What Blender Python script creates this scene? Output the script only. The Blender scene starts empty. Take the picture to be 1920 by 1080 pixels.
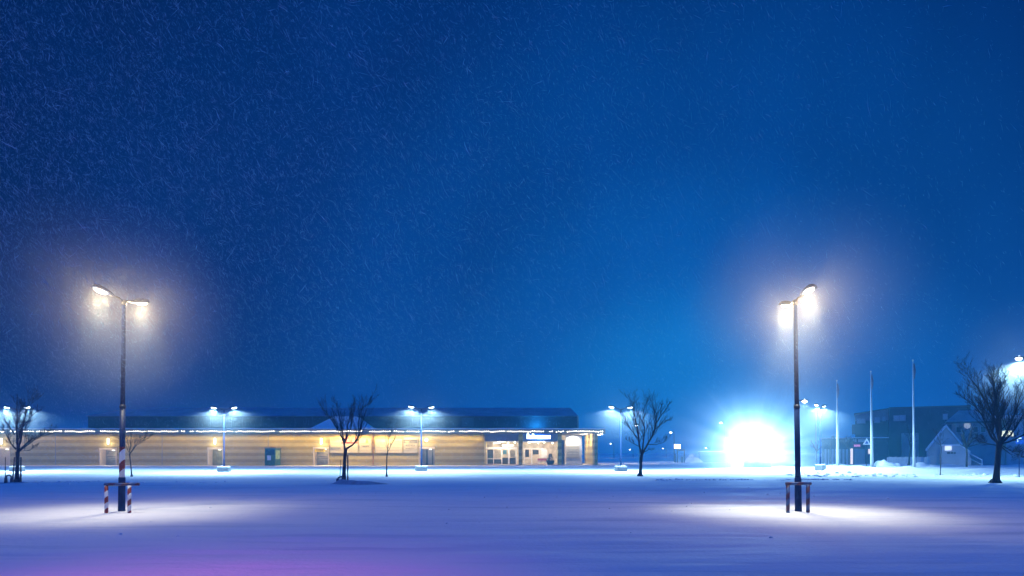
import bpy, math, random
import numpy as np
from mathutils import Vector, Matrix

S = bpy.context.scene
COL = S.collection
R = math.radians
PI = math.pi
rng = random.Random(7)

# ------------------------------------------------------------------ camera
CAM_H, FPX, HORIZON = 1.85, 1280.0, 847.0
cam = bpy.data.cameras.new('camera')
cam.sensor_width = 36.0
cam.lens = 24.0
cam.shift_y = (HORIZON - 540.0) / 1920.0
cam.clip_start = 0.1
cam.clip_end = 5000.0
camo = bpy.data.objects.new('camera', cam)
COL.objects.link(camo)
camo.location = (0, 0, CAM_H)
camo.rotation_euler = (R(90), 0, 0)
S.camera = camo

def W(px, py, d):
    """picture position (1920 wide) and distance -> place in the world"""
    return Vector(((px - 960.0) * d / FPX, d, CAM_H - (py - HORIZON) * d / FPX))
def WX(px, d): return (px - 960.0) * d / FPX
def WZ(py, d): return CAM_H - (py - HORIZON) * d / FPX

# ------------------------------------------------------------------ render settings
S.view_settings.view_transform = 'Standard'
S.view_settings.look = 'None'
S.view_settings.gamma = 1.0
S.view_settings.exposure = 0.0
S.view_settings.use_curve_mapping = False
S.render.engine = 'CYCLES'
cy = S.cycles
cy.max_bounces = 6
cy.diffuse_bounces = 3
cy.glossy_bounces = 2
cy.transmission_bounces = 4
cy.transparent_max_bounces = 12
cy.volume_bounces = 1
cy.sample_clamp_indirect = 4.0
cy.sample_clamp_direct = 0.0
cy.caustics_reflective = False
cy.caustics_refractive = False
try:
    cy.use_light_tree = True
except Exception:
    pass
cy.use_denoising = True
try:
    cy.denoiser = 'OPENIMAGEDENOISE'
    cy.denoising_input_passes = 'RGB_ALBEDO_NORMAL'
except Exception:
    pass

# ------------------------------------------------------------------ world: night sky lit by the town
world = bpy.data.worlds.new('World')
S.world = world
world.use_nodes = True
wt = world.node_tree
wt.nodes.clear()
def wn(t, **kw):
    n = wt.nodes.new(t)
    for k, v in kw.items(): setattr(n, k, v)
    return n
w_out = wn('ShaderNodeOutputWorld')
w_bg = wn('ShaderNodeBackground')
w_sky = wn('ShaderNodeTexSky', sky_type='NISHITA')
w_sky.sun_disc = False
w_sky.sun_elevation = R(-4.0)
w_sky.sun_rotation = R(14.0)
w_tint = wn('ShaderNodeMix', data_type='RGBA', blend_type='MULTIPLY')
w_tint.inputs[0].default_value = 1.0
wt.links.new(w_sky.outputs[0], w_tint.inputs[6])
w_tint.inputs[7].default_value = (0.05, 0.5, 1.3, 1)
# low cloud lit by the town beyond the car park
w_tc = wn('ShaderNodeTexCoord')
w_dot = wn('ShaderNodeVectorMath', operation='DOT_PRODUCT')
g = Vector((0.24, 0.97, 0.03)).normalized()
w_dot.inputs[1].default_value = g
wt.links.new(w_tc.outputs['Generated'], w_dot.inputs[0])
w_ramp = wn('ShaderNodeValToRGB')
cr = w_ramp.color_ramp
cr.interpolation = 'EASE'
cr.elements[0].position = 0.0
cr.elements[0].color = (0.002, 0.070, 0.40, 1)
cr.elements[1].position = 1.0
cr.elements[1].color = (0.001, 0.155, 0.50, 1)
for p, c in ((0.40, (0.003, 0.115, 0.72, 1)), (0.56, (0.003, 0.115, 0.74, 1)), (0.72, (0.0, 0.014, 0.080, 1)), (0.80, (0.0, 0.016, 0.094, 1)), (0.90, (0.0002, 0.027, 0.155, 1)), (0.96, (0.0003, 0.056, 0.27, 1)), (0.985, (0.0005, 0.085, 0.36, 1))):
    e = cr.elements.new(p); e.color = c
w_half = wn('ShaderNodeMath', operation='MULTIPLY_ADD')
w_half.inputs[1].default_value = 0.5; w_half.inputs[2].default_value = 0.5
wt.links.new(w_dot.outputs['Value'], w_half.inputs[0])
wt.links.new(w_half.outputs[0], w_ramp.inputs[0])
w_noise = wn('ShaderNodeTexNoise')
w_noise.inputs['Scale'].default_value = 2.2
w_noise.inputs['Detail'].default_value = 3.0
w_map = wn('ShaderNodeMapping')
w_map.inputs['Rotation'].default_value = (0, R(35), 0)
w_map.inputs['Scale'].default_value = (2.2, 1.0, 0.7)
wt.links.new(w_tc.outputs['Generated'], w_map.inputs[0])
wt.links.new(w_map.outputs[0], w_noise.inputs['Vector'])
w_mr = wn('ShaderNodeMapRange')
w_mr.inputs['From Min'].default_value = 0.3
w_mr.inputs['From Max'].default_value = 0.7
w_mr.inputs['To Min'].default_value = 0.86
w_mr.inputs['To Max'].default_value = 1.14
wt.links.new(w_noise.outputs['Fac'], w_mr.inputs[0])
w_mul = wn('ShaderNodeVectorMath', operation='SCALE')
wt.links.new(w_ramp.outputs[0], w_mul.inputs[0])
wt.links.new(w_mr.outputs[0], w_mul.inputs['Scale'])
w_add = wn('ShaderNodeMix', data_type='RGBA', blend_type='ADD')
w_add.inputs[0].default_value = 1.0
w_sk2 = wn('ShaderNodeVectorMath', operation='SCALE')
w_sk2.inputs['Scale'].default_value = 0.05
wt.links.new(w_tint.outputs[2], w_sk2.inputs[0])
wt.links.new(w_mul.outputs[0], w_add.inputs[6])
wt.links.new(w_sk2.outputs[0], w_add.inputs[7])
wt.links.new(w_add.outputs[2], w_bg.inputs[0])
w_bg.inputs[1].default_value = 1.0
wt.links.new(w_bg.outputs[0], w_out.inputs[0])

# ------------------------------------------------------------------ tuning of the lamps
HAZE_DENSITY = 0.0019
HAZE_G = 0.25
LAMP_GLOW_AIR, PLOUGH_GLOW_AIR, ROW_GLOW_AIR = 0.034, 0.10, 0.020
NEAR_LAMP_W, NEAR_HALO_W, NEAR_LAMP_COL, NEAR_DOWN_COL = 1050.0, 310.0, (1.0, 0.73, 0.38), (1.0, 0.97, 0.74)
LOT_LAMP_W, LOT_LAMP_COL = 5200.0, (0.52, 0.84, 1.0)
FAR_LAMP_W = 700.0
VEHICLE_W, VEHICLE_COL = 62000.0, (0.34, 0.67, 1.0)
BULB_STRENGTH = 22.0

# ------------------------------------------------------------------ helpers
def tag(o, label=None, cat=None, group=None, kind=None):
    if label: o['label'] = label
    if cat: o['category'] = cat
    if group: o['group'] = group
    if kind: o['kind'] = kind
    return o

def thing(name, label, cat, loc=(0, 0, 0), rz=0.0, group=None):
    o = bpy.data.objects.new(name, None)
    o.empty_display_size = 0.2
    COL.objects.link(o)
    o.location = loc
    o.rotation_euler = (0, 0, rz)
    return tag(o, label, cat, group)

class MB:
    def __init__(self): self.v = []; self.f = []
    def add(self, vs, fs):
        n = len(self.v)
        self.v += [tuple(p) for p in vs]
        self.f += [tuple(i + n for i in q) for q in fs]
        return self
    def box(self, x0, x1, y0, y1, z0, z1):
        if x0 > x1: x0, x1 = x1, x0
        if y0 > y1: y0, y1 = y1, y0
        if z0 > z1: z0, z1 = z1, z0
        vs = [(x0, y0, z0), (x1, y0, z0), (x1, y1, z0), (x0, y1, z0), (x0, y0, z1), (x1, y0, z1), (x1, y1, z1), (x0, y1, z1)]
        return self.add(vs, [(0, 3, 2, 1), (4, 5, 6, 7), (0, 1, 5, 4), (1, 2, 6, 5), (2, 3, 7, 6), (3, 0, 4, 7)])
    def hull8(self, a, b):
        """prism between two quads given in the same winding"""
        return self.add(list(a) + list(b), [(0, 1, 2, 3), (7, 6, 5, 4), (0, 4, 5, 1), (1, 5, 6, 2), (2, 6, 7, 3), (3, 7, 4, 0)])
    def prism(self, poly, y0, y1):
        """polygon in x,z extruded along y"""
        n = len(poly)
        vs = [(x, y0, z) for x, z in poly] + [(x, y1, z) for x, z in poly]
        fs = [tuple(range(n)), tuple(range(2 * n - 1, n - 1, -1))]
        for i in range(n):
            j = (i + 1) % n
            fs.append((i, i + n, j + n, j))
        return self.add(vs, fs)
    def tube(self, pts, rad, sides=8, caps=True):
        pts = [Vector(p) for p in pts]
        n = len(pts)
        if not hasattr(rad, '__len__'): rad = [rad] * n
        vs, fs = [], []
        up = None
        for i, p in enumerate(pts):
            t = (pts[min(i + 1, n - 1)] - pts[max(i - 1, 0)])
            if t.length < 1e-9: t = Vector((0, 0, 1))
            t.normalize()
            if up is None:
                a = Vector((1, 0, 0)) if abs(t.x) < 0.8 else Vector((0, 1, 0))
                up = t.cross(a).normalized()
            else:
                up = up - t * up.dot(t)
                up = up.normalized() if up.length > 1e-6 else t.orthogonal().normalized()
            b = t.cross(up)
            for k in range(sides):
                a = 2 * PI * k / sides
                vs.append(p + (up * math.cos(a) + b * math.sin(a)) * rad[i])
        for i in range(n - 1):
            for k in range(sides):
                k2 = (k + 1) % sides
                fs.append((i * sides + k, i * sides + k2, (i + 1) * sides + k2, (i + 1) * sides + k))
        if caps:
            fs.append(tuple(range(sides - 1, -1, -1)))
            fs.append(tuple((n - 1) * sides + k for k in range(sides)))
        return self.add(vs, fs)
    def ball(self, c, r, seg=8, rings=5, sq=(1, 1, 1)):
        vs, fs = [], []
        vs.append((c[0], c[1], c[2] + r * sq[2]))
        for i in range(1, rings):
            th = PI * i / rings
            for k in range(seg):
                ph = 2 * PI * k / seg
                vs.append((c[0] + r * sq[0] * math.sin(th) * math.cos(ph), c[1] + r * sq[1] * math.sin(th) * math.sin(ph), c[2] + r * sq[2] * math.cos(th)))
        vs.append((c[0], c[1], c[2] - r * sq[2]))
        last = len(vs) - 1
        for k in range(seg):
            fs.append((0, 1 + k, 1 + (k + 1) % seg))
            fs.append((last, 1 + (rings - 2) * seg + (k + 1) % seg, 1 + (rings - 2) * seg + k))
        for i in range(rings - 2):
            for k in range(seg):
                a = 1 + i * seg + k; b = 1 + i * seg + (k + 1) % seg
                fs.append((a, a + seg, b + seg, b))
        return self.add(vs, fs)
    def mesh(self, name, mat=None, smooth=False):
        m = bpy.data.meshes.new(name)
        m.from_pydata(self.v, [], self.f)
        m.update()
        if smooth:
            m.polygons.foreach_set('use_smooth', [True] * len(m.polygons))
        if mat: m.materials.append(mat)
        return m
    def build(self, name, mat, parent=None, smooth=False, bevel=0.0):
        o = bpy.data.objects.new(name, self.mesh(name, mat, smooth))
        COL.objects.link(o)
        if parent is not None: o.parent = parent
        if bevel:
            b = o.modifiers.new('edge', 'BEVEL'); b.width = bevel; b.segments = 2; b.limit_method = 'ANGLE'
        return o

def copy_tree(o, parent=None):
    c = o.copy()
    COL.objects.link(c)
    c.parent = parent
    for ch in list(o.children): copy_tree(ch, c)
    return c

def lamp(kind, name, loc, watts, color, parent=None, size=0.1, spot=None, blend=0.5, aim=None):
    l = bpy.data.lights.new(name, kind)
    l.energy = watts
    l.color = color
    if kind in ('POINT', 'SPOT'): l.shadow_soft_size = size
    if kind == 'SPOT':
        l.spot_size = R(spot); l.spot_blend = blend
    o = bpy.data.objects.new(name, l)
    COL.objects.link(o)
    o.location = loc
    if aim is not None:
        d = Vector(aim)
        o.rotation_euler = d.to_track_quat('-Z', 'Y').to_euler()
    if parent is not None: o.parent = parent
    return o

# ------------------------------------------------------------------ materials
def mat(name, color, rough=0.7, metal=0.0, noise=0.0, nscale=6.0, bump=0.0, bscale=20.0, spec=0.3):
    m = bpy.data.materials.new(name)
    m.use_nodes = True
    nt = m.node_tree
    b = nt.nodes['Principled BSDF']
    b.inputs['Base Color'].default_value = (*color, 1)
    b.inputs['Roughness'].default_value = rough
    b.inputs['Metallic'].default_value = metal
    b.inputs['Specular IOR Level'].default_value = spec
    if noise > 0 or bump > 0:
        tc = nt.nodes.new('ShaderNodeTexCoord')
    if noise > 0:
        n = nt.nodes.new('ShaderNodeTexNoise')
        n.inputs['Scale'].default_value = nscale
        n.inputs['Detail'].default_value = 4
        nt.links.new(tc.outputs['Object'], n.inputs['Vector'])
        r = nt.nodes.new('ShaderNodeValToRGB')
        r.color_ramp.elements[0].position = 0.3
        r.color_ramp.elements[1].position = 0.7
        r.color_ramp.elements[0].color = (*[c * (1 - noise) for c in color], 1)
        r.color_ramp.elements[1].color = (*[min(1, c * (1 + noise)) for c in color], 1)
        nt.links.new(n.outputs['Fac'], r.inputs[0])
        nt.links.new(r.outputs[0], b.inputs['Base Color'])
    if bump > 0:
        n2 = nt.nodes.new('ShaderNodeTexNoise')
        n2.inputs['Scale'].default_value = bscale
        n2.inputs['Detail'].default_value = 5
        nt.links.new(tc.outputs['Object'], n2.inputs['Vector'])
        bm_ = nt.nodes.new('ShaderNodeBump')
        bm_.inputs['Strength'].default_value = bump
        bm_.inputs['Distance'].default_value = 0.05
        nt.links.new(n2.outputs['Fac'], bm_.inputs['Height'])
        nt.links.new(bm_.outputs[0], b.inputs['Normal'])
    return m

def emit(name, color, strength):
    m = bpy.data.materials.new(name)
    m.use_nodes = True
    nt = m.node_tree
    b = nt.nodes['Principled BSDF']
    b.inputs['Base Color'].default_value = (0.8, 0.8, 0.8, 1)
    b.inputs['Emission Color'].default_value = (*color, 1)
    b.inputs['Emission Strength'].default_value = strength
    return m

def stripe_mat(name, c1, c2, period, slant, duty=0.45, z_lo=-99, z_hi=99, c3=None):
    """slanted paint bands around a post; plain colour c3 outside z_lo..z_hi"""
    m = mat(name, c1, 0.5)
    nt = m.node_tree
    b = nt.nodes['Principled BSDF']
    tc = nt.nodes.new('ShaderNodeTexCoord')
    sx = nt.nodes.new('ShaderNodeSeparateXYZ')
    nt.links.new(tc.outputs['Object'], sx.inputs[0])
    def mth(op, a, c):
        n = nt.nodes.new('ShaderNodeMath'); n.operation = op
        for i, v in enumerate((a, c)):
            if v is None: continue
            if isinstance(v, (int, float)): n.inputs[i].default_value = v
            else: nt.links.new(v, n.inputs[i])
        return n.outputs[0]
    s = mth('MULTIPLY', sx.outputs[0], -slant)
    s = mth('ADD', s, sx.outputs[2])
    s = mth('DIVIDE', s, period)
    s = mth('FRACT', s, None)
    s = mth('LESS_THAN', s, duty)
    mx = nt.nodes.new('ShaderNodeMix'); mx.data_type = 'RGBA'
    nt.links.new(s, mx.inputs[0])
    mx.inputs[6].default_value = (*c1, 1); mx.inputs[7].default_value = (*c2, 1)
    res = mx.outputs[2]
    if c3:
        a = mth('MULTIPLY', mth('GREATER_THAN', sx.outputs[2], z_lo), mth('LESS_THAN', sx.outputs[2], z_hi))
        m2 = nt.nodes.new('ShaderNodeMix'); m2.data_type = 'RGBA'
        nt.links.new(a, m2.inputs[0])
        m2.inputs[6].default_value = (*c3, 1)
        nt.links.new(res, m2.inputs[7])
        res = m2.outputs[2]
    nt.links.new(res, b.inputs['Base Color'])
    return m

def snow_ground_mat():
    m = mat('snow_ground', (0.82, 0.84, 0.88), 0.85)
    nt = m.node_tree
    b = nt.nodes['Principled BSDF']
    geo = nt.nodes.new('ShaderNodeNewGeometry')
    # wind-blown long ripples + fine crust
    mp = nt.nodes.new('ShaderNodeMapping'); mp.inputs['Scale'].default_value = (0.09, 1.1, 1.0)
    mp.inputs['Rotation'].default_value = (0, 0, R(6))
    nt.links.new(geo.outputs['Position'], mp.inputs[0])
    n1 = nt.nodes.new('ShaderNodeTexNoise'); n1.inputs['Scale'].default_value = 1.0; n1.inputs['Detail'].default_value = 6; n1.inputs['Roughness'].default_value = 0.62
    nt.links.new(mp.outputs[0], n1.inputs['Vector'])
    n2 = nt.nodes.new('ShaderNodeTexNoise'); n2.inputs['Scale'].default_value = 9.0; n2.inputs['Detail'].default_value = 4
    nt.links.new(geo.outputs['Position'], n2.inputs['Vector'])
    b1 = nt.nodes.new('ShaderNodeBump'); b1.inputs['Strength'].default_value = 0.8; b1.inputs['Distance'].default_value = 0.10
    nt.links.new(n1.outputs['Fac'], b1.inputs['Height'])
    b2 = nt.nodes.new('ShaderNodeBump'); b2.inputs['Strength'].default_value = 0.6; b2.inputs['Distance'].default_value = 0.035
    nt.links.new(n2.outputs['Fac'], b2.inputs['Height'])
    nt.links.new(b1.outputs[0], b2.inputs['Normal'])
    nt.links.new(b2.outputs[0], b.inputs['Normal'])
    # scoured patches where the packed snow is thinner and greyer
    r = nt.nodes.new('ShaderNodeValToRGB')
    r.color_ramp.elements[0].position = 0.30; r.color_ramp.elements[0].color = (0.58, 0.64, 0.72, 1)
    r.color_ramp.elements[1].position = 0.47; r.color_ramp.elements[1].color = (0.84, 0.85, 0.88, 1)
    nt.links.new(n1.outputs['Fac'], r.inputs[0])
    nt.links.new(r.outputs[0], b.inputs['Base Color'])
    return m

def cladding_mat():
    m = mat('banded_brick', (0.4, 0.33, 0.2), 0.85)
    nt = m.node_tree
    b = nt.nodes['Principled BSDF']
    geo = nt.nodes.new('ShaderNodeNewGeometry')
    sx = nt.nodes.new('ShaderNodeSeparateXYZ')
    nt.links.new(geo.outputs['Position'], sx.inputs[0])
    a = nt.nodes.new('ShaderNodeMath'); a.operation = 'ADD'; a.inputs[1].default_value = -3.26 + 0.89 / 4
    nt.links.new(sx.outputs[2], a.inputs[0])
    d = nt.nodes.new('ShaderNodeMath'); d.operation = 'MULTIPLY'; d.inputs[1].default_value = 2 * PI / 0.89
    nt.links.new(a.outputs[0], d.inputs[0])
    s = nt.nodes.new('ShaderNodeMath'); s.operation = 'SINE'
    nt.links.new(d.outputs[0], s.inputs[0])
    r = nt.nodes.new('ShaderNodeMapRange'); r.inputs['From Min'].default_value = -0.35; r.inputs['From Max'].default_value = 0.35
    nt.links.new(s.outputs[0], r.inputs[0])
    mp = nt.nodes.new('ShaderNodeCombineXYZ')
    nt.links.new(sx.outputs[0], mp.inputs[0]); nt.links.new(sx.outputs[2], mp.inputs[1])
    br = nt.nodes.new('ShaderNodeTexBrick')
    br.inputs['Scale'].default_value = 1.0
    br.inputs['Brick Width'].default_value = 0.42; br.inputs['Row Height'].default_value = 0.105
    br.inputs['Mortar Size'].default_value = 0.012
    br.inputs['Color1'].default_value = (0.95, 0.95, 0.95, 1); br.inputs['Color2'].default_value = (1.08, 1.05, 1.0, 1); br.inputs['Mortar'].default_value = (0.8, 0.8, 0.8, 1)
    nt.links.new(mp.outputs[0], br.inputs['Vector'])
    mx = nt.nodes.new('ShaderNodeMix'); mx.data_type = 'RGBA'
    mx.inputs[6].default_value = (0.52, 0.43, 0.17, 1); mx.inputs[7].default_value = (0.37, 0.28, 0.09, 1)
    nt.links.new(r.outputs[0], mx.inputs[0])
    n = nt.nodes.new('ShaderNodeTexNoise'); n.inputs['Scale'].default_value = 0.8; n.inputs['Detail'].default_value = 5
    nt.links.new(geo.outputs['Position'], n.inputs['Vector'])
    nr = nt.nodes.new('ShaderNodeMapRange'); nr.inputs['To Min'].default_value = 0.78; nr.inputs['To Max'].default_value = 1.2
    nt.links.new(n.outputs['Fac'], nr.inputs[0])
    mu = nt.nodes.new('ShaderNodeMix'); mu.data_type = 'RGBA'; mu.blend_type = 'MULTIPLY'; mu.inputs[0].default_value = 1
    nt.links.new(mx.outputs[2], mu.inputs[6]); nt.links.new(br.outputs['Color'], mu.inputs[7])
    sc = nt.nodes.new('ShaderNodeVectorMath'); sc.operation = 'SCALE'
    nt.links.new(mu.outputs[2], sc.inputs[0]); nt.links.new(nr.outputs[0], sc.inputs['Scale'])
    nt.links.new(sc.outputs[0], b.inputs['Base Color'])
    return m

M = {}
M['snow'] = snow_ground_mat()
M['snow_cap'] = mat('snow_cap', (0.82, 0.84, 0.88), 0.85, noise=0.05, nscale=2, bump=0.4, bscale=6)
M['clad'] = cladding_mat()
M['shaded_trodden_snow'] = mat('shaded_trodden_snow', (0.36, 0.38, 0.43), 0.9, noise=0.25, nscale=3, bump=0.5, bscale=5)  # heap's shade put into the colour; trodden patches use it too
M['pole'] = mat('galvanised_paint', (0.010, 0.024, 0.085), 0.8, spec=0.05, metal=0.0, noise=0.25, nscale=5)
M['dark_metal'] = mat('dark_metal', (0.045, 0.05, 0.07), 0.4, metal=0.4)
M['pole_band'] = stripe_mat('banded_pole', (0.62, 0.66, 0.72), (0.16, 0.012, 0.015), 0.62, 1.0, 0.45, 1.05, 2.02, (0.010, 0.024, 0.085))
M['guard_band'] = stripe_mat('banded_guard', (0.60, 0.62, 0.68), (0.20, 0.03, 0.02), 0.36, 0.9, 0.5)
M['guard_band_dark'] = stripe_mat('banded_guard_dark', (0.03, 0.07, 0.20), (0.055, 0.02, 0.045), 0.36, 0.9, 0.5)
M['concrete'] = mat('concrete', (0.30, 0.32, 0.34), 0.9, noise=0.2, nscale=6, bump=0.3)
M['bark'] = mat('bark', (0.035, 0.028, 0.026), 0.9, noise=0.4, nscale=14, bump=0.6, bscale=30)
M['twig'] = mat('twig', (0.030, 0.024, 0.024), 0.9, noise=0.3, nscale=8)
M['stake'] = mat('stake_wood', (0.10, 0.085, 0.07), 0.9, noise=0.3, nscale=10)
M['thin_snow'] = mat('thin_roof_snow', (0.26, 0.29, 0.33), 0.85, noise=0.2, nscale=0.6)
M['roof_dark'] = mat('roof_dark', (0.014, 0.018, 0.03), 0.7, noise=0.25, nscale=0.7)
M['fascia'] = mat('fascia', (0.16, 0.155, 0.15), 0.6, noise=0.15, nscale=3)
M['cream'] = mat('cream_render', (0.68, 0.58, 0.42), 0.8, noise=0.06, nscale=3)
M['white'] = mat('white_paint', (0.75, 0.75, 0.74), 0.6, noise=0.06, nscale=3)
M['door_grey'] = mat('door_grey', (0.34, 0.33, 0.27), 0.6, noise=0.25, nscale=2)
M['door_olive'] = mat('door_olive', (0.30, 0.29, 0.14), 0.6, noise=0.3, nscale=1.5)
M['grey'] = mat('grey_panel', (0.26, 0.25, 0.235), 0.6, noise=0.15, nscale=2)
M['green'] = mat('kiosk_green', (0.035, 0.10, 0.065), 0.5, noise=0.2, nscale=2)
M['green_light'] = mat('poster_green', (0.35, 0.48, 0.22), 0.6, noise=0.5, nscale=5)
M['navy'] = mat('kiosk_window', (0.02, 0.03, 0.08), 0.2)
M['yellow'] = mat('sign_yellow', (0.85, 0.60, 0.03), 0.5)
M['ink'] = mat('sign_ink', (0.05, 0.04, 0.03), 0.6)
M['board'] = mat('sign_board', (0.60, 0.54, 0.40), 0.6, noise=0.05, nscale=2)
M['board_rail'] = mat('board_rail', (0.42, 0.36, 0.26), 0.6)
M['red'] = mat('sign_red', (0.60, 0.05, 0.03), 0.6, noise=0.2, nscale=4)
M['orange'] = mat('sign_orange', (0.75, 0.40, 0.08), 0.6)
M['pink'] = mat('sign_pink', (0.80, 0.40, 0.50), 0.6)
M['brown'] = mat('pipe_brown', (0.28, 0.14, 0.06), 0.6)
M['header'] = mat('entrance_header', (0.22, 0.24, 0.36), 0.6, noise=0.1, nscale=1)
M['glass'] = mat('shop_glass', (0.05, 0.07, 0.08), 0.08, spec=0.6)
M['shade'] = mat('interior_dark', (0.05, 0.055, 0.06), 0.6, noise=0.5, nscale=1.5)
M['teal'] = mat('fridge_teal', (0.15, 0.36, 0.46), 0.4, noise=0.3, nscale=2)
M['interior'] = mat('interior_wall', (0.62, 0.55, 0.44), 0.7, noise=0.35, nscale=1.3)
M['floor_in'] = mat('interior_floor', (0.35, 0.27, 0.22), 0.4)
M['plant'] = mat('conifer_needles', (0.025, 0.06, 0.045), 0.8, noise=0.4, nscale=12)
M['pot'] = mat('plant_pot', (0.05, 0.07, 0.08), 0.6)
M['bench_red'] = mat('bench_red', (0.62, 0.12, 0.16), 0.6)
M['wall_dark'] = mat('dark_boarding', (0.04, 0.055, 0.09), 0.8, noise=0.25, nscale=0.8)
M['wall_mid'] = mat('grey_render', (0.32, 0.34, 0.38), 0.85, noise=0.15, nscale=0.8)
M['wall_light'] = mat('pale_render', (0.50, 0.51, 0.55), 0.85, noise=0.1, nscale=0.8)
M['pane'] = mat('window_pane', (0.42, 0.46, 0.52), 0.3, spec=0.5)
M['fence'] = mat('fence_paint', (0.78, 0.79, 0.80), 0.8, noise=0.15, nscale=2)
M['container'] = mat('container_blue', (0.02, 0.12, 0.34), 0.5, noise=0.2, nscale=1.5)
M['flagpole'] = mat('flagpole_white', (0.42, 0.45, 0.48), 0.35)
M['flagbag'] = mat('wrapped_pennant', (0.05, 0.06, 0.12), 0.8)
M['sign_blue'] = mat('sign_blue', (0.01, 0.06, 0.32), 0.5)
M['sign_white'] = mat('sign_white', (0.80, 0.80, 0.80), 0.5)
M['plough'] = mat('vehicle_paint', (0.55, 0.28, 0.03), 0.4, noise=0.15, nscale=3)
M['tyre'] = mat('tyre_rubber', (0.02, 0.02, 0.022), 0.85)
M['flake'] = mat('snowflake', (0.34, 0.72, 0.95), 0.8)
M['e_near'] = emit('lamp_glass_warm', (1.0, 0.80, 0.54), 2.2)
M['e_lot'] = emit('lamp_glass_cool', (0.72, 0.93, 1.0), 14.0)
M['e_far'] = emit('lamp_glass_far', (0.9, 0.96, 1.0), 14.0)
M['e_bulb'] = emit('fairy_bulb', (1.0, 0.86, 0.66), BULB_STRENGTH)
M['e_wall'] = emit('wall_light_glass', (1.0, 0.95, 0.80), 6.0)
M['e_down'] = emit('downlight_glass', (1.0, 0.90, 0.66), 12.0)
M['e_sign'] = emit('sign_letters', (0.78, 0.92, 1.0), 5.0)
M['e_blue'] = emit('sign_halo', (0.03, 0.35, 1.0), 6.0)
M['e_head'] = emit('headlight_glass', (0.85, 0.95, 1.0), 60.0)
M['e_box'] = emit('lit_sign_face', (0.85, 0.93, 1.0), 0.9)
M['e_window'] = emit('lit_window', (0.95, 1.0, 0.55), 1.3)
M['e_warmwin'] = emit('warm_window', (1.0, 0.80, 0.60), 1.0)
M['e_dimwin'] = emit('dim_window', (0.80, 0.85, 0.70), 0.30)
M['e_bright'] = emit('bright_sign_face', (1.0, 0.95, 0.88), 5.0)
M['e_red'] = emit('red_sign_face', (1.0, 0.16, 0.25), 0.5)
M['e_tube'] = emit('tube_light', (1.0, 0.92, 0.72), 5.0)
M['e_strip'] = emit('colonnade_strip', (1.0, 0.86, 0.62), 2.2)

# ------------------------------------------------------------------ ground
def value_noise(x, y, seed):
    xi = np.floor(x).astype(np.int64); yi = np.floor(y).astype(np.int64)
    xf = x - xi; yf = y - yi
    u = xf * xf * (3 - 2 * xf); v = yf * yf * (3 - 2 * yf)
    def h(a, b):
        n = (a * 374761393 + b * 668265263 + seed * 982451653) & 0x7fffffff
        n = ((n ^ (n >> 13)) * 1274126177) & 0x7fffffff
        return ((n ^ (n >> 16)) & 0xffff) / 65535.0
    return (h(xi, yi) * (1 - u) + h(xi + 1, yi) * u) * (1 - v) + (h(xi, yi + 1) * (1 - u) + h(xi + 1, yi + 1) * u) * v

def ground_z(x, y):
    x = np.asarray(x, dtype=float); y = np.asarray(y, dtype=float)
    near = np.clip((130.0 - y) / 40.0, 0, 1)
    z = (value_noise(x / 9.0, y / 3.2, 3) - 0.5) * 0.09 + (value_noise(x / 2.2, y / 0.9, 5) - 0.5) * 0.045 + (value_noise(x / .7, y / .45, 6) - 0.5) * 0.016 * (y < 45)
    z += (value_noise(x / 26.0, y / 12.0, 11) - 0.5) * 0.10
    # wheel ruts swept across the car park
    for yc, amp, w, sl in ((13.2, .035, .18, .09), (14.9, .035, .18, .09), (18.3, .03, .2, -.05), (25.0, .04, .22, .06), (26.8, .04, .22, .06), (31.0, .05, .25, .03), (33.2, .05, .25, .03), (37.5, .06, .35, -.02), (45.0, .07, .4, .015), (47.5, .05, .3, .015)):
        z -= amp * np.exp(-((y - yc - sl * x) / w) ** 2) * (value_noise(x / 7.0, y * 0 + yc, 9) * 1.4 - 0.2).clip(0, 1)
    # snow ploughed up against the plots on the east side
    edge = 56.0 + 3.0 * np.sin(x * 0.21)
    bank = np.clip((x - 24.0) / 10.0, 0, 1) * np.clip((y - edge) / 2.5, 0, 1) * np.clip((82.0 - y) / 5.0, 0, 1)
    z += bank * (0.18 + 0.35 * value_noise(x / 1.7, y / 1.5, 21) ** 2 + 0.12 * value_noise(x / 0.6, y / 0.6, 22))
    return z * near - 0.02

def build_ground():
    ys = np.concatenate([np.linspace(-40, 4, 12)[:-1], np.geomspace(4, 130, 330), np.geomspace(140, 700, 24)])
    t = np.linspace(-1, 1, 420)
    xs = np.sign(t) * (np.abs(t) * 40 + (np.abs(t) ** 5) * 560)
    X, Y = np.meshgrid(xs, ys)
    Z = ground_z(X, Y)
    nx, ny = len(xs), len(ys)
    V = np.stack([X.ravel(), Y.ravel(), Z.ravel()], 1)
    i = np.arange(nx * ny).reshape(ny, nx)
    F = np.stack([i[:-1, :-1].ravel(), i[:-1, 1:].ravel(), i[1:, 1:].ravel(), i[1:, :-1].ravel()], 1)
    m = bpy.data.meshes.new('ground')
    m.vertices.add(len(V)); m.vertices.foreach_set('co', V.astype(np.float32).ravel())
    m.loops.add(F.size); m.loops.foreach_set('vertex_index', F.astype(np.int32).ravel())
    m.polygons.add(len(F))
    m.polygons.foreach_set('loop_start', np.arange(0, F.size, 4, dtype=np.int32))
    m.polygons.foreach_set('loop_total', np.full(len(F), 4, dtype=np.int32))
    m.polygons.foreach_set('use_smooth', np.ones(len(F), dtype=bool))
    m.update(calc_edges=True)
    m.materials.append(M['snow'])
    o = bpy.data.objects.new('ground', m)
    COL.objects.link(o)
    tag(o, kind='structure')
build_ground()
def GZ(x, y): return float(ground_z(x, y))
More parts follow.
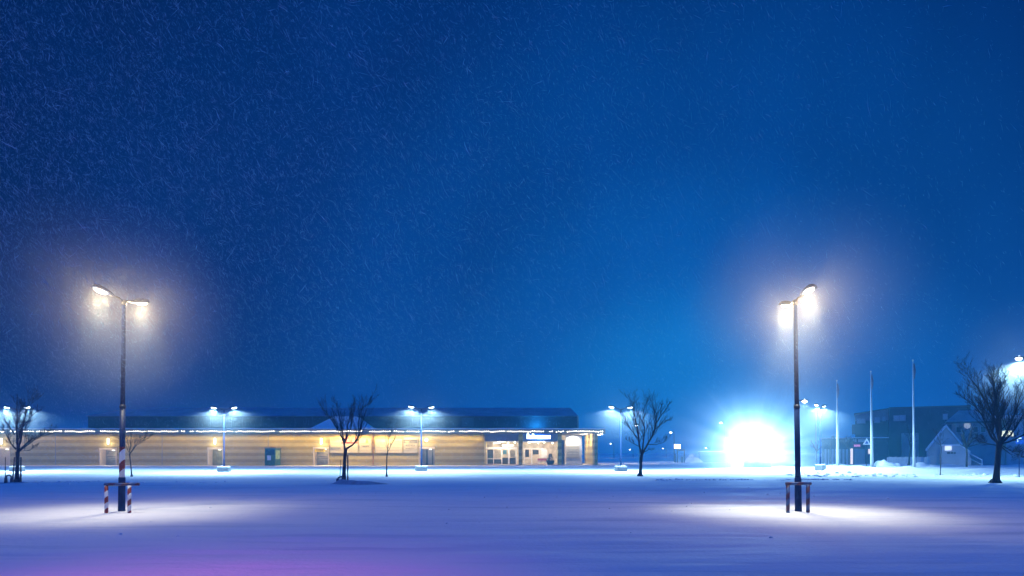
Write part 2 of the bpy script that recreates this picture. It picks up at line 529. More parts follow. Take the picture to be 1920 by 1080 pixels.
def foot(px, d):
    x = WX(px, d)
    return Vector((x, d, GZ(x, d)))

# ------------------------------------------------------------------ store building
DB = 94.7          # distance of the long wall
def bx(px): return WX(px, DB)
def bz(py): return WZ(py, DB)
store = thing('store_building', 'long low store with banded tan brick, snowy dark roof and fairy lights along its eave', 'store', (0, 0, 0))
EAVE = 4.42
niches = [(-34, 19, 838), (186, 219, 840), (389, 419, 839), (587, 617, 838), (785, 815, 838)]
wall = MB()
edges = [-170.0]
for a, b, _ in niches: edges += [a, b]
edges.append(908.0)
for k in range(0, len(edges), 2):
    wall.box(bx(edges[k]), bx(edges[k + 1]), DB, DB + 0.35, -0.3, EAVE)
for a, b, t in niches:
    wall.box(bx(a), bx(b), DB, DB + 0.35, bz(t), EAVE)
wall.build('wall', M['clad'], store)
for px in (104, 304, 503, 909.5):
    joint = MB(); joint.box(bx(px) - 0.05, bx(px) + 0.05, DB - 0.012, DB + 0.01, -0.2, EAVE)
    joint.build('panel_joint', M['grey'], store)
pipe = MB(); pipe.tube([(bx(700), DB - 0.10, 0.0), (bx(700), DB - 0.10, EAVE)], 0.09, 8)
for z in (0.8, 2.4, 4.0): pipe.box(bx(700) - 0.13, bx(700) + 0.13, DB - 0.11, DB - 0.003, z - 0.04, z + 0.04)
pipe.build('downpipe', M['brown'], store, smooth=False)
for i, (a, b, t) in enumerate(niches):
    pr = MB()
    x0, x1, zt = bx(a), bx(b), bz(t)
    w = 0.14
    dp = 1.5
    # lintel, two jambs and back reveal
    pr.box(x0 + 0.003, x0 + w, DB - 0.04, DB + dp, -0.25, zt - w)
    if i not in (4,):
        pr.box(x1 - w, x1 - 0.003, DB - 0.04, DB + dp, -0.25, zt - w)
    pr.box(x0 + 0.003, x1 - 0.003, DB - 0.05, DB + dp, zt - w - 0.15, zt - 0.003)
    portal = pr.build('door_surround', M['cream'], store)
    d = MB()
    d.box(x0 + w, x1 - (0.003 if i == 4 else w), DB + dp - 0.15, DB + dp - 0.05, -0.1, zt - w - 0.153)
    door = d.build('door', (M['cream'], M['door_grey'], M['door_olive'], M['door_grey'], M['grey'])[i], store)
    q = MB(); q.box(x1 - w - .6, x1 - w - .35, DB + .15, DB + .40, zt - w - .21, zt - w - .153)  # small fixture added to brighten the door reveal
    q.build('added_niche_light', M['e_wall'], store)
    lamp('POINT', 'added_niche_glow', (x1 - w - .4, DB + .3, zt - w - .35), 34, (1.0, 0.80, 0.5), store, .1)
    if i in (1, 3):
        s = MB()
        for k, (u0, u1, zz, hh) in enumerate(((.1, .9, 1.95, .1), (.2, .85, 1.62, .12), (.08, .7, 1.3, .16), (.15, .9, .95, .1), (.3, .95, .7, .08))):
            xx0 = x0 + w + (x1 - x0 - 2 * w) * u0; xx1 = x0 + w + (x1 - x0 - 2 * w) * u1
            s.box(xx0, xx1, DB + dp - 0.165, DB + dp - 0.152, zz, zz + hh)
        s.build('poster', M['board'], door)
    if i == 4:
        s = MB()
        s.box(bx(797), bx(800), DB + dp - 0.18, DB + dp - 0.152, -0.1, 2.2)
        s.box(bx(808), bx(809.5), DB + dp - 0.18, DB + dp - 0.152, -0.1, 2.2)
        s.build('door_frame', M['dark_metal'], door)
    if i == 2:
        s = MB(); s.box(bx(412), bx(413), DB + dp - 0.22, DB + dp - 0.152, 0.95, 1.15)
        s.build('handle', M['dark_metal'], door)

# slim upright wall lights over the doors and one round one
for px in (4, 204, 404, 603):
    w = MB()
    w.box(bx(px) - 0.12, bx(px) + 0.12, DB - 0.10, DB - 0.003, bz(833), bz(821.5))
    b = w.build('wall_light', M['fascia'], store)
    g_ = MB(); g_.box(bx(px) - 0.10, bx(px) + 0.10, DB - 0.19, DB - 0.102, bz(832.5), bz(822))
    g_.build('diffuser', M['e_wall'], b)
    lamp('POINT', 'wall_light_glow', (bx(px), DB - 0.55, bz(830)), 60, (1.0, 0.86, 0.60), store, 0.15)
w = MB(); w.box(bx(800) - 0.1, bx(800) + 0.1, DB - 0.2, DB - 0.003, bz(827), bz(823))
b = w.build('wall_light', M['fascia'], store)
g_ = MB(); g_.ball((bx(800), DB - 0.33, bz(825)), 0.21, 10, 6)
g_.build('diffuser', M['e_down'], b, smooth=True)
lamp('POINT', 'wall_light_glow', (bx(800), DB - 0.75, bz(825)), 90, (1.0, 0.85, 0.6), store, 0.2)

# canopy / eave with snow lying on it
CR = bx(1133)
can = MB()
can.box(bx(-170), CR, DB - 1.2, DB + 14.0, EAVE + 0.003, EAVE + 0.50)
can.build('canopy', M['fascia'], store)
sn = MB()
xs = np.linspace(bx(-170), CR - 0.05, 240)
top = [(x, EAVE + 0.50 + 0.10 + 0.10 * float(value_noise(np.array([x / 1.5]), np.array([1.0]), 31)[0])) for x in xs]
sn.prism([(xs[-1], EAVE + 0.503), (xs[0], EAVE + 0.503)] + top, DB - 1.17, DB + 6.2)
sn.build('canopy_snow', M['snow_cap'], store)

# upper volume: dark band, shallow snowy roof above
DU = DB + 6.5
def ux(px): return WX(px, DU)
def uz(py): return WZ(py, DU)
up = MB()
up.box(ux(165), ux(1082), DU, DU + 16, EAVE + 0.51, uz(780.5))
for k in range(46):
    x = ux(165) + (ux(1082) - ux(165)) * (k + 0.5) / 46
    up.box(x - 0.03, x + 0.03, DU - 0.03, DU - 0.002, EAVE + 0.7, uz(782))
band = up.build('roof_band', M['roof_dark'], store)
vt = MB()
vt.box(ux(866), ux(888), DU - 0.08, DU - 0.033, uz(800), uz(783))
vt.build('vent_panel', M['wall_dark'], store)
rf = MB()
zr0, zr1 = uz(780.5) + 0.003, WZ(765, DU + 8)
x0, x1 = ux(163), ux(1084)
a = [(x0, DU - 0.4, zr0), (x1, DU - 0.4, zr0), (x1, DU + 16, zr0), (x0, DU + 16, zr0)]
b = [(x0 + 2.2, DU + 7.6, zr1), (x1 - 0.5, DU + 7.6, zr1), (x1 - 0.5, DU + 8.4, zr1), (x0 + 2.2, DU + 8.4, zr1)]
rf.hull8(a, b)
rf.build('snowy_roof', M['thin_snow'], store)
# light strips added to wash the wall, hidden by a lip on the eave
lip = MB(); lip.box(bx(-170), CR, DB - 1.2, DB - 1.12, EAVE - 0.10, EAVE)
lip.build('eave_lip', M['fascia'], store)
for k, (pa, pb, pw) in enumerate(((-165, -20, 120), (-15, 150, 160), (155, 320, 220), (325, 490, 290), (495, 612, 330), (618, 700, 520), (704, 784, 520), (800, 905, 290))):
    xa, xb = bx(pa), bx(pb)
    q = MB(); q.box(xa, xb, DB - 1.06, DB - 0.94, EAVE - 0.05, EAVE - 0.002)
    q.build('added_eave_wash', M['fascia'], store)
    al = bpy.data.lights.new('added_eave_wash_glow', 'AREA')
    al.shape = 'RECTANGLE'; al.size = xb - xa; al.size_y = 0.10; al.energy = pw; al.color = (1.0, 0.68, 0.17)
    ao = bpy.data.objects.new('added_eave_wash_glow', al); COL.objects.link(ao)
    ao.location = ((xa + xb) / 2, DB - 1.0, EAVE - 0.055)
    ao.rotation_euler = (R(-6), 0, 0)
    ao.parent = store
# small snow covered gable standing in front of the dark band
gb = MB()
gx0, gx1, gxm = WX(578, DB + 4), WX(700, DB + 4), WX(628, DB + 4)
gb.prism([(gx0, EAVE + 0.62), (gx1, EAVE + 0.62), (WX(668, DB + 4), WZ(781, DB + 4)), (gxm, WZ(781, DB + 4))], DB + 3.6, DB + 6.45)
gb.build('snowy_dormer', M['snow_cap'], store)
# end parapet and the back of the right side
pp = MB(); pp.box(ux(1083), ux(1085), DU, DU + 16, EAVE + 0.51, uz(781))
pp.build('roof_edge_trim', M['fascia'], store)

# ---- advertising boards on the bright stretch of wall
def text_marks(mb, x0, x1, z0, z1, y, seed, n=7):
    """a row of small strokes standing in the place of lettering too blurred to read"""
    r = random.Random(seed)
    x = x0
    h = z1 - z0
    while x < x1 - h * 0.3:
        wd = h * r.uniform(0.35, 0.75)
        if True:
            k = r.randint(0, 3)
            s = wd * 0.28
            mb.box(x, x + s, y - 0.012, y, z0, z1)
            if k != 0: mb.box(x + s, x + wd, y - 0.012, y, z1 - h * 0.22, z1)
            if k == 1: mb.box(x + wd - s, x + wd, y - 0.012, y, z0, z1 - h * 0.22)
            if k == 2: mb.box(x + s, x + wd * 0.9, y - 0.012, y, z0, z0 + h * 0.2)
        x += (s if k == 0 else wd) + h * 0.18
boards = [
    (619, 672, 820, 849, 'large cream advertising board with red and yellow lettering behind the tree with stakes'),
    (673.5, 697, 822, 849, 'narrow cream advertising board with a small orange emblem beside the brown downpipe'),
    (703.5, 755, 823, 849, 'wide cream advertising board with a faint pink emblem behind the thin sapling'),
    (756.5, 783, 820, 849, 'white notice board with a dark framed heading beside the round wall light'),
]
for i, (a, b, t, bt, lab) in enumerate(boards):
    t_ = thing('advertising_board', lab, 'sign', (bx((a + b) / 2), DB, bz(bt)), 0, 'advertising boards on the store wall')
    x0, x1 = bx(a) - t_.location.x, bx(b) - t_.location.x
    h = bz(t) - bz(bt)
    p = MB(); p.box(x0, x1, -0.14, -0.003, 0, h)
    pan = p.build('panel', M['board'], t_)
    rl = MB()
    for k in (0.17, 0.36, 0.62):
        rl.box(x0 + 0.05, x1 - 0.05, -0.153, -0.142, h * k, h * k + 0.045)
    rl.box(x1 - 0.06, x1, -0.16, -0.142, 0, h)
    rl.box(x0, x0 + 0.06, -0.16, -0.142, 0, h)
    rl.build('rail', M['board_rail'], t_)
    if i == 0:
        m_ = MB(); text_marks(m_, x0 + 1.9, x1 - 0.2, h * 0.68, h * 0.98, -0.155, 3)
        m_.build('lettering', M['red'], t_)
        m_ = MB(); m_.box(x0 + 1.6, x1 - 0.1, -0.166, -0.154, h * 0.60, h * 0.70); m_.build('red_band', M['red'], t_)
        m_ = MB(); text_marks(m_, x0 + 0.2, x0 + 1.6, h * 0.80, h * 0.97, -0.155, 5); m_.build('lettering', M['orange'], t_)
        m_ = MB(); m_.box(x0 + 0.1, x0 + 1.5, -0.17, -0.155, h * 0.24, h * 0.36); m_.build('price_strip', M['door_grey'], t_)
    if i == 1:
        m_ = MB(); m_.prism([(0.05, h * .68), (.45, h * .68), (.33, h * .95), (.22, h * 1.0), (.1, h * .92)], -0.166, -0.155); m_.build('emblem', M['orange'], t_)
        m_ = MB(); text_marks(m_, x0 + 0.4, x1 - 0.3, h * 0.42, h * 0.5, -0.155, 8); m_.build('lettering', M['ink'], t_)
    if i == 2:
        m_ = MB(); m_.ball((x0 + 1.15, -0.155, h * 0.85), 0.30, 12, 6, (1.5, 0.05, 0.6)); m_.build('emblem', M['pink'], t_)
        m_ = MB(); text_marks(m_, x0 + 2.2, x1 - 0.3, h * 0.76, h * 0.84, -0.155, 10); m_.build('lettering', M['board_rail'], t_)
    if i == 3:
        m_ = MB()
        for (u0, u1, v0, v1) in ((.06, .94, .80, .84), (.06, .94, .62, .66), (.06, .10, .66, .80), (.90, .94, .66, .80)):
            m_.box(x0 + (x1 - x0) * u0, x0 + (x1 - x0) * u1, -0.166, -0.155, h * v0, h * v1)
        text_marks(m_, x0 + .32, x1 - .3, h * .69, h * .77, -0.155, 12)
        m_.build('heading_frame', M['ink'], t_)
        m_ = MB(); text_marks(m_, x0 + .35, x1 - .3, h * .42, h * .53, -0.155, 14); m_.build('lettering', M['ink'], t_)
        m_ = MB(); text_marks(m_, x0 + .35, x1 - .5, h * .26, h * .31, -0.155, 15)
        m_.build('lettering', M['ink'], t_)
# floodlights on short arms above the boards
for i, (px, lab) in enumerate(((634, 'floodlight under the eave above the red lettering'), (664, 'floodlight under the eave above the tree fork'), (686, 'floodlight under the eave above the narrow cream board'), (719, 'floodlight under the eave just past the brown downpipe'), (743, 'floodlight under the eave above the thin sapling'), (769, 'floodlight under the eave above the white notice board'))):
    t_ = thing('floodlight', lab, 'floodlight', (bx(px), DB, bz(813)), 0, 'floodlights over the advertising boards')
    m_ = MB(); m_.tube([(0, -0.003, 0), (0, -0.5, 0.10), (0, -0.72, 0.05)], 0.03, 6); m_.build('arm', M['dark_metal'], t_)
    m_ = MB(); m_.hull8([(-.2, -.85, .05), (.2, -.85, .05), (.2, -.62, -.02), (-.2, -.62, -.02)], [(-.16, -.80, .16), (.16, -.80, .16), (.16, -.62, .13), (-.16, -.62, .13)]); h_ = m_.build('housing', M['dark_metal'], t_)
    m_ = MB(); m_.hull8([(-.17, -.83, .035), (.17, -.83, .035), (.17, -.63, -.03), (-.17, -.63, -.03)], [(-.17, -.82, .046), (.17, -.82, .046), (.17, -.63, -.018), (-.17, -.63, -.018)]); m_.build('lens', M['e_down'], h_)
    lamp('SPOT', 'floodlight_glow', (0, -0.78, -0.06), 95, (1.0, 0.72, 0.36), t_, 0.1, 150, 0.6, (0, 0.35, -1))

# ---- fairy lights along the eave: one string, and a second one running back under the side of the canopy
st = thing('fairy_light_string', 'long string of white fairy lights along the front of the store eave', 'string lights', (0, DB - 1.22, 4.70))
cb = MB()
xs = np.arange(bx(-170), CR - 0.2, 0.30)
pts = []
for k, x in enumerate(xs):
    pts.append((x, -0.03, 0.06 + 0.02 * math.sin(k * 0.9) + 0.012 * math.sin(k * 0.37)))
cb.tube(pts, 0.012, 3)
cb.build('cable', M['dark_metal'], st)
bm_ = MB(); bm_.ball((0, 0, 0), 0.036, 6, 4, (1, 1, 1.3)); bulb_mesh = bm_.mesh('bulb', M['e_bulb'])
rest = MB()
idx = list(range(len(pts)))
front = set(idx[::-1][:100])
for k, p in enumerate(pts):
    if k % 41 in (7, 8) or rng.random() < .05: continue
    q = (p[0], p[1] - 0.02, p[2] - 0.10 - rng.choice((0, 0.01, 0.03, 0.07)))
    if k in front:
        o = bpy.data.objects.new('bulb', bulb_mesh); COL.objects.link(o); o.parent = st; o.location = q
    else:
        rest.ball(q, 0.036, 6, 4, (1, 1, 1.3))
o = rest.build('bulb_row', M['e_bulb'], st); o['kind'] = 'stuff'
st2 = thing('fairy_light_string', 'short string of white fairy lights running back along the open end of the store canopy', 'string lights', (CR - 0.4, DB - 1.0, 4.36))
cb = MB(); pts = [(0.15 * math.sin(k * 1.3) * 0.2, k * 0.55, 0.03 * math.sin(k * 0.9)) for k in range(25)]
cb.tube(pts, 0.012, 3); cb.build('cable', M['dark_metal'], st2)
for p in pts:
    o = bpy.data.objects.new('bulb', bulb_mesh); COL.objects.link(o); o.parent = st2; o.location = (p[0], p[1], p[2] - 0.09)

# ---- green kiosk against the wall
ko = thing('ticket_kiosk', 'dark green booth with a pale notice on its front standing against the tan wall', 'kiosk', (bx(517), DB - 2.3, GZ(bx(517), DB)))
hw = 0.70
k_ = MB(); k_.box(-hw, hw, 0, 2.28, 0, 2.32); kb = k_.build('body', M['green'], ko, bevel=0.03)
k_ = MB(); k_.box(-hw - .05, hw + .05, -.08, 2.28, 2.325, 2.47); k_.build('roof', M['fascia'], ko)
k_ = MB(); k_.box(-hw + .15, hw - .1, -.02, -.002, 1.45, 2.2); k_.build('window', M['navy'], ko)
k_ = MB(); k_.box(-.35, .15, -.03, -.002, .75, 1.4); text_marks(k_, -.3, .1, 1.2, 1.3, -.031, 4); k_.build('notice', M['sign_white'], ko)
k_ = MB(); k_.box(hw + .002, hw + .02, .2, 1.9, .9, 2.1); k_.build('poster', M['green_light'], ko)
# ---- yellow sign in the fourth doorway
ys_ = thing('yellow_sign', 'yellow sign board with dark lettering over a grey door', 'sign', (bx(601), DB + 0.02, bz(847)))
k_ = MB(); k_.box(bx(590.5) - bx(601), bx(609.5) - bx(601), -.02, .05, 0, bz(841.5) - bz(847)); k_.build('panel', M['yellow'], ys_)
k_ = MB(); text_marks(k_, -.5, .45, .13, .27, -.022, 21); k_.build('lettering', M['ink'], ys_)

# ---- entrance: recess with glazed front, header, columns, lit panel and colonnade
XL, XR = bx(908), bx(1046)
DG = DB + 4.2      # glazed front
en = MB()
en.box(XL - 0.35, XL - 0.003, DB + 0.353, DG + 8, -0.2, EAVE)                 # left return
en.build('wall', M['clad'], store)
en = MB(); en.box(XL, bx(1126), DB - 0.4, DG + 10, -0.25, 0.05); en.build('entrance_floor', M['floor_in'], store)
en = MB()
hz = 3.28
en.box(XL + .003, bx(972), DB + 1.0, DB + 1.3, hz, EAVE)
en.box(bx(981), XR - .003, DB + 0.5, DB + 0.8, hz, EAVE)
en.build('entrance_header', M['header'], store)
en = MB(); en.box(XL + .003, XR, DB + 1.303, DG + 8, hz + 0.02, hz + 0.12); en.build('soffit', M['white'], store)
en = MB(); en.box(XL + .003, XR + 4.6, DG + 8, DG + 8.2, 0.05, EAVE); en.build('back_wall', M['interior'], store)
# column and pillars
def pillar(px0, px1, y0, y1, z1=EAVE):
    p = MB(); p.box(bx(px0), bx(px1), y0, y1, -0.25, z1)
    return p.build('column', M['clad'], store)
pillar(972.3, 980, DB + 0.2, DB + 0.75)
pillar(1046, 1053, DB - 0.1, DB + 1.2)
en = MB(); en.box(bx(1053.2), bx(1060), DB + 1.21, DB + 2.2, 0.05, 3.5); en.build('side_panel', M['grey'], store)
# lit white panel wall with a pale poster case
DP = DB + 3.0
en = MB(); en.box(WX(1060.5, DP), WX(1091, DP), DP, DP + 0.25, 0.05, 4.2); en.build('panel_wall', M['white'], store)
pc = thing('poster_case', 'pale framed poster case on the white panel beside the entrance', 'poster case', (WX(1074, DP), DP, 0.9))
en = MB(); en.box(-.95, .95, -.08, -.003, 0, 1.75); en.build('case', M['board'], pc)
en = MB()
for z in (.12, .5, .8, 1.2, 1.6): en.box(-.8, .8, -.095, -.083, z, z + .05)
text_marks(en, -.6, .6, .9, 1.08, -.083, 31)
en.build('print', M['grey'], pc)
lamp('SPOT', 'panel_downlight', (WX(1074, DP), DP - 0.8, 4.1), 420, (1.0, 0.90, 0.70), store, 0.1, 140, 0.7, (0, .5, -1))
# colonnade along the open end
for k in range(6):
    y = DB + 0.2 + k * 2.5
    x = bx(1120) - 0.15
    c = MB(); c.box(x - 0.24, x + 0.24, y, y + 0.55, -0.25, EAVE); c.build('column', M['clad'], store)
    s_ = MB(); s_.box(x - 0.10, x + 0.10, y + 0.9, y + 1.02, 0.1, EAVE - 0.3)
    s_.build('light_strip', M['e_strip'], store)
lamp('POINT', 'colonnade_light', (bx(1105), DB + 4.0, 3.9), 600, (1.0, 0.78, 0.5), store, 0.2)
lamp('POINT', 'colonnade_light', (bx(1105), DB + 9.0, 3.9), 500, (1.0, 0.78, 0.5), store, 0.2)

# glazed front
def gx(px): return WX(px, DG)
def gzz(py): return WZ(py, DG)
gl = MB()
for px, wd in ((913, .10), (925.5, .09), (941, .12), (954, .22), (968, .14), (983, .11), (997, .14), (1012, .10)):
    gl.box(gx(px) - wd / 2, gx(px) + wd / 2, DG - 0.06, DG + 0.06, 0.05, gzz(842.5) if wd != .09 else gzz(829))
gl.box(gx(911), gx(969.5), DG - 0.25, DG + 0.05, gzz(842), gzz(838.5))
gl.box(gx(982), gx(1024), DG - 0.09, DG + 0.05, gzz(842.3), gzz(840.5))
gl.box(gx(913.5), gx(940.4), DG - 0.05, DG + 0.05, gzz(860.8), gzz(859.8))
gl.box(gx(983.5), gx(996), DG - 0.05, DG + 0.05, gzz(860.3), gzz(859.3))
gl.build('window_frame', M['white'], store)
gp = MB()
gp.box(gx(914), gx(925), DG + .08, DG + .11, .1, gzz(843)); gp.box(gx(926), gx(940), DG + .08, DG + .11, .1, gzz(861.2))
gp.build('glazing', M['shade'], store)
dr = MB(); dr.box(gx(942), gx(953), DG - .02, DG + .02, .06, gzz(858)); dr.box(gx(955.5), gx(967), DG - .02, DG + .02, .06, gzz(858))
dr.build('sliding_door', M['shade'], store)
# interior fittings seen through the glass
def interior(nm, px0, px1, py0, py1, dy, m_, th=0.3):
    d = DG + dy
    q = MB(); q.box(WX(px0, d), WX(px1, d), d, d + th, WZ(py1, d), WZ(py0, d)); return q.build(nm, m_, store)
interior('drinks_fridge', 915, 924, 846, 866, 1.2, M['teal'])
interior('shop_shelf', 927, 940, 850, 858, 2.0, M['board'])
interior('shop_shelf', 943, 950, 844, 852, 2.5, M['teal'])
interior('shop_shelf', 957, 966, 845, 857, 2.8, M['door_grey'])
interior('dark_opening', 985, 992, 843, 857, .9, M['shade'])
interior('dark_opening', 999, 1010, 843.5, 852, .9, M['shade'])
interior('checkout_counter', 994, 1011, 854, 868, .5, M['cream'])
interior('ceiling_sign', 942, 962, 834, 836.5, .3, M['e_tube'], .1)
interior('ceiling_tube', 926, 934, 830.5, 831.5, .6, M['e_tube'], 1.5)
interior('white_poster', 1015, 1026, 843, 858, -.1, M['white'], .08)
for px, py, r_ in ((937, 828.5, .15), (952.5, 830.5, .09), (965.5, 829, .13), (992.5, 829, .16), (1009, 831, .07), (1020, 829, .13), (1036, 831, .08)):
    d = DB + 2.2
    q = MB(); q.ball((WX(px, d), d, WZ(py, d)), r_, 8, 5); q.build('downlight', M['e_down'], store, smooth=True)
lamp('POINT', 'entrance_light', (bx(940), DB + 2.6, 2.9), 420, (1.0, 0.80, 0.52), store, 0.3)
lamp('POINT', 'entrance_light', (bx(1012), DB + 2.4, 2.9), 420, (1.0, 0.80, 0.55), store, 0.3)
lamp('POINT', 'shop_light', (bx(940), DG + 4, 2.9), 380, (1.0, 0.84, 0.58), store, 0.3)
lamp('POINT', 'shop_light', (bx(1005), DG + 4, 2.9), 380, (1.0, 0.84, 0.58), store, 0.3)
# illuminated lettering on the header (too blurred in the glow to read)
sg = thing('illuminated_sign', 'glowing blue white shop lettering on the entrance header', 'sign', (bx(1010), DB + 0.5, bz(823)))
le = MB()
x = bx(988) - bx(1010)
x_end = bx(1033.5) - bx(1010)
tall = (0, 2, 3)
k = 0
while x < x_end:
    h = 0.74 if k in tall else 0.50
    wd = 0.30 if k == 0 else (0.09 if k in (2, 3) else 0.24)
    le.box(x, x + 0.09, -.16, -.10, 0, h)
    if wd > .1:
        le.box(x + wd - .08, x + wd, -.16, -.10, 0, h)
        le.box(x + .09, x + wd - .08, -.16, -.10, h - .10, h)
        if k % 2: le.box(x + .09, x + wd - .08, -.16, -.10, 0, .10)
    x += wd + 0.09
    k += 1
le.build('letter_row', M['e_sign'], sg)
bk = MB(); bk.box(bx(985) - bx(1010), bx(1035) - bx(1010), -.06, -.003, -.1, .85); bk.build('backing', M['sign_blue'], sg)
lamp('POINT', 'sign_glow', (0, -0.7, 0.4), 130, (0.10, 0.45, 1.0), sg, 0.2)
# blue tube on the canopy behind the snow edge, lighting the dark band above the sign
bt = thing('neon_tube', 'blue neon tube lying on the snowy canopy above the entrance sign', 'neon light', (bx(1008), DB + 5.4, EAVE + 0.62 + 0.15))
k_ = MB(); k_.tube([(-2.6, 0, 0.02), (2.6, 0, 0.02)], 0.04, 8); k_.build('tube', M['e_blue'], bt)
k_ = MB(); k_.box(-2.7, 2.7, -.05, .05, -.16, -.03); k_.build('mount', M['dark_metal'], bt)
lamp('POINT', 'neon_glow', (0, -0.1, 0.25), 1500, (0.02, 0.40, 1.0), bt, 0.5)
# conifer in a bowl, red bench
pt = thing('potted_conifer', 'small dark conifer in a wide bowl by the store entrance', 'potted plant', (bx(1033), DB + 1.4, 0.05))
k_ = MB()
prof = [(0.30, 0), (0.42, .05), (0.62, .50), (0.60, .55), (.50, .50)]
for i in range(len(prof) - 1):
    pass
k_.tube([(0, 0, z) for r_, z in prof[:4]], [r_ for r_, z in prof[:4]], 14)
k_.build('bowl', M['pot'], pt)
k_ = MB()
for i in range(420):
    z = 0.5 + 1.0 * rng.random() ** 1.2
    rr = 0.48 * (1.55 - z) / 1.05 + 0.08
    a = rng.random() * 2 * PI
    r0 = rr * rng.uniform(.2, 1)
    p = Vector((math.cos(a) * r0, math.sin(a) * r0, z))
    d = Vector((math.cos(a), math.sin(a), rng.uniform(-.2, .7))) * rng.uniform(.08, .18)
    k_.tube([p, p + d], [.03, .006], 3)
k_.build('foliage', M['plant'], pt)
bn = thing('red_bench', 'red bench against the pale poster by the entrance', 'bench', (bx(1018), DB + 2.2, 0.05))
k_ = MB(); k_.box(-.65, .65, -.2, .2, .42, .5); k_.build('seat', M['bench_red'], bn)
k_ = MB(); k_.box(-.65, .65, .16, .22, .55, .85); k_.build('backrest', M['bench_red'], bn)
for sx_ in (-.55, .55):
    k_ = MB(); k_.box(sx_ - .04, sx_ + .04, -.18, .2, 0, .418); k_.build('leg', M['white'], bn)

# ------------------------------------------------------------------ lamp posts
def luminaire_mesh(L, wd, h, side):
    """cobra-head body: rounded upper shell tapering towards the arm; side is +1 or -1 along x"""
    mb = MB()
    n = 8
    rings = []
    for i in range(n + 1):
        t = i / n
        x = side * L * t
        w_ = wd * (0.30 + 0.70 * math.sin(min(1, t * 1.35) * PI / 2)) * (1 if t < .85 else math.sqrt(max(0.05, 1 - ((t - .85) / .16) ** 2)))
        hh = h * (0.45 + 0.55 * math.sin(min(1, t * 1.5) * PI / 2)) * (1 if t < .8 else math.sqrt(max(0.06, 1 - ((t - .8) / .21) ** 2)))
        ring = []
        for k in range(7):
            a = PI * k / 6
            ring.append((x, -math.cos(a) * w_ / 2, math.sin(a) * hh))
        rings.append(ring)
    vs = [p for r_ in rings for p in r_]
    fs = []
    for i in range(n):
        for k in range(6):
            fs.append((i * 7 + k, i * 7 + k + 1, (i + 1) * 7 + k + 1, (i + 1) * 7 + k))
        fs.append((i * 7 + 6, i * 7, (i + 1) * 7, (i + 1) * 7 + 6))
    fs.append(tuple(range(7))); fs.append(tuple(n * 7 + k for k in range(6, -1, -1)))
    return mb.add(vs, fs)

def lens_mesh(L, wd, side, drop=0.07):
    mb = MB()
    mb.ball((side * L * 0.62, 0, -0.005), 1.0, 12, 6, (L * 0.33, wd * 0.42, drop))
    return mb

def near_post(px, d, label, heads, lean, guard_label, rz, band_mat, py_top):
    base = foot(px, d)
    t = thing('lamp_post', label, 'lamp post', base, 0, 'tall two headed lamp posts in the car park')
    H = WZ(py_top, d) - base.z
    lx = lean
    def at(z): return (lx * z / H, 0, z)
    zc = WZ(765, d) - base.z
    zt = WZ(895, d) - base.z
    m_ = MB(); m_.tube([at(0), at(zt - .03), at(zt)], [.105, .10, .092], 14); m_.build('base_tube', M['pole'], t, smooth=True)
    m_ = MB(); m_.tube([at(zt + .002), at(zc)], [.086, .082], 14); m_.build('lower_pole', band_mat, t, smooth=True)
    m_ = MB(); m_.tube([at(zc + .002), at(zc + .10)], [.095, .09], 14); m_.build('collar', M['dark_metal'], t, smooth=True)
    m_ = MB(); m_.tube([at(zc + .103), at(H)], [.068, .056], 14); m_.build('upper_pole', M['pole'], t, smooth=True)
    m_ = MB(); m_.tube([at(H - .10), at(H + .06)], [.075, .07], 12); m_.build('pole_cap', M['dark_metal'], t, smooth=True)
    for (hpx, hpy, hd) in heads:
        c = W(hpx, hpy, hd) - base
        top = Vector(at(H - 0.02))
        dv = c - top
        dxy = Vector((dv.x, dv.y, 0))
        ang = math.atan2(dxy.y, dxy.x)
        Lh = 0.74
        start = c - dxy.normalized() * (Lh * 0.62)
        m_ = MB(); m_.tube([top, top.lerp(start, .5) + Vector((0, 0, .05)), start, start + dxy.normalized() * 0.12], [.032, .03, .03, .03], 8)
        m_.build('arm', M['dark_metal'], t, smooth=True)
        hd_ = luminaire_mesh(Lh, 0.34, 0.13, 1).build('luminaire', M['pole'], t, smooth=True)
        hd_.location = start
        hd_.rotation_euler = (0, R(-10), ang)
        ln = lens_mesh(Lh, 0.30, 1, .08).build('lens', M['e_near'], hd_, smooth=True)
        lamp('SPOT', 'lamp_light', c + Vector((0, 0, -0.22)), NEAR_LAMP_W * (0.68 if px < 900 else 1.1), NEAR_DOWN_COL, t, 0.16, 90 if px < 900 else 80, 1.0, (0, 0, -1))
        lamp('POINT', 'lamp_glow', c + Vector((0, 0, -0.25)), NEAR_HALO_W, NEAR_LAMP_COL, t, 0.16)
    # guard rail round its foot
    gpos = foot(px, d - 0.45)
    g_ = thing('guard_rail', guard_label, 'guard rail', (gpos.x, gpos.y, GZ(gpos.x, gpos.y)), rz, 'guard rails round the lamp posts')
    k = d / FPX
    hh = 0.88
    xa, xb, xe = GUARD[px]
    for x in (xa, xb):
        m_ = MB(); m_.tube([(x, 0, -.1), (x, 0, hh - .035)], .055, 10); m_.build('leg', M['guard_band'] if px < 900 else M['guard_band_dark'], g_, smooth=True)
    m_ = MB(); m_.tube([(xa - .06, 0, hh), (xe, 0.12, hh)], .045, 10); m_.build('top_rail', M['guard_band_dark'], g_, smooth=True)
    return t
GUARD = {228.0: (-.47, .24, .48), 1497.0: (-.32, .29, .43)}
near_post(228.0, 21.5, 'tall two headed lamp post with red and white slanted bands on its lower pole', ((188, 549, 20.7), (266, 572, 22.3)), 0.07, 'banded red and white guard rail round the lamp post with slanted bands', 0, M['pole_band'], 566)
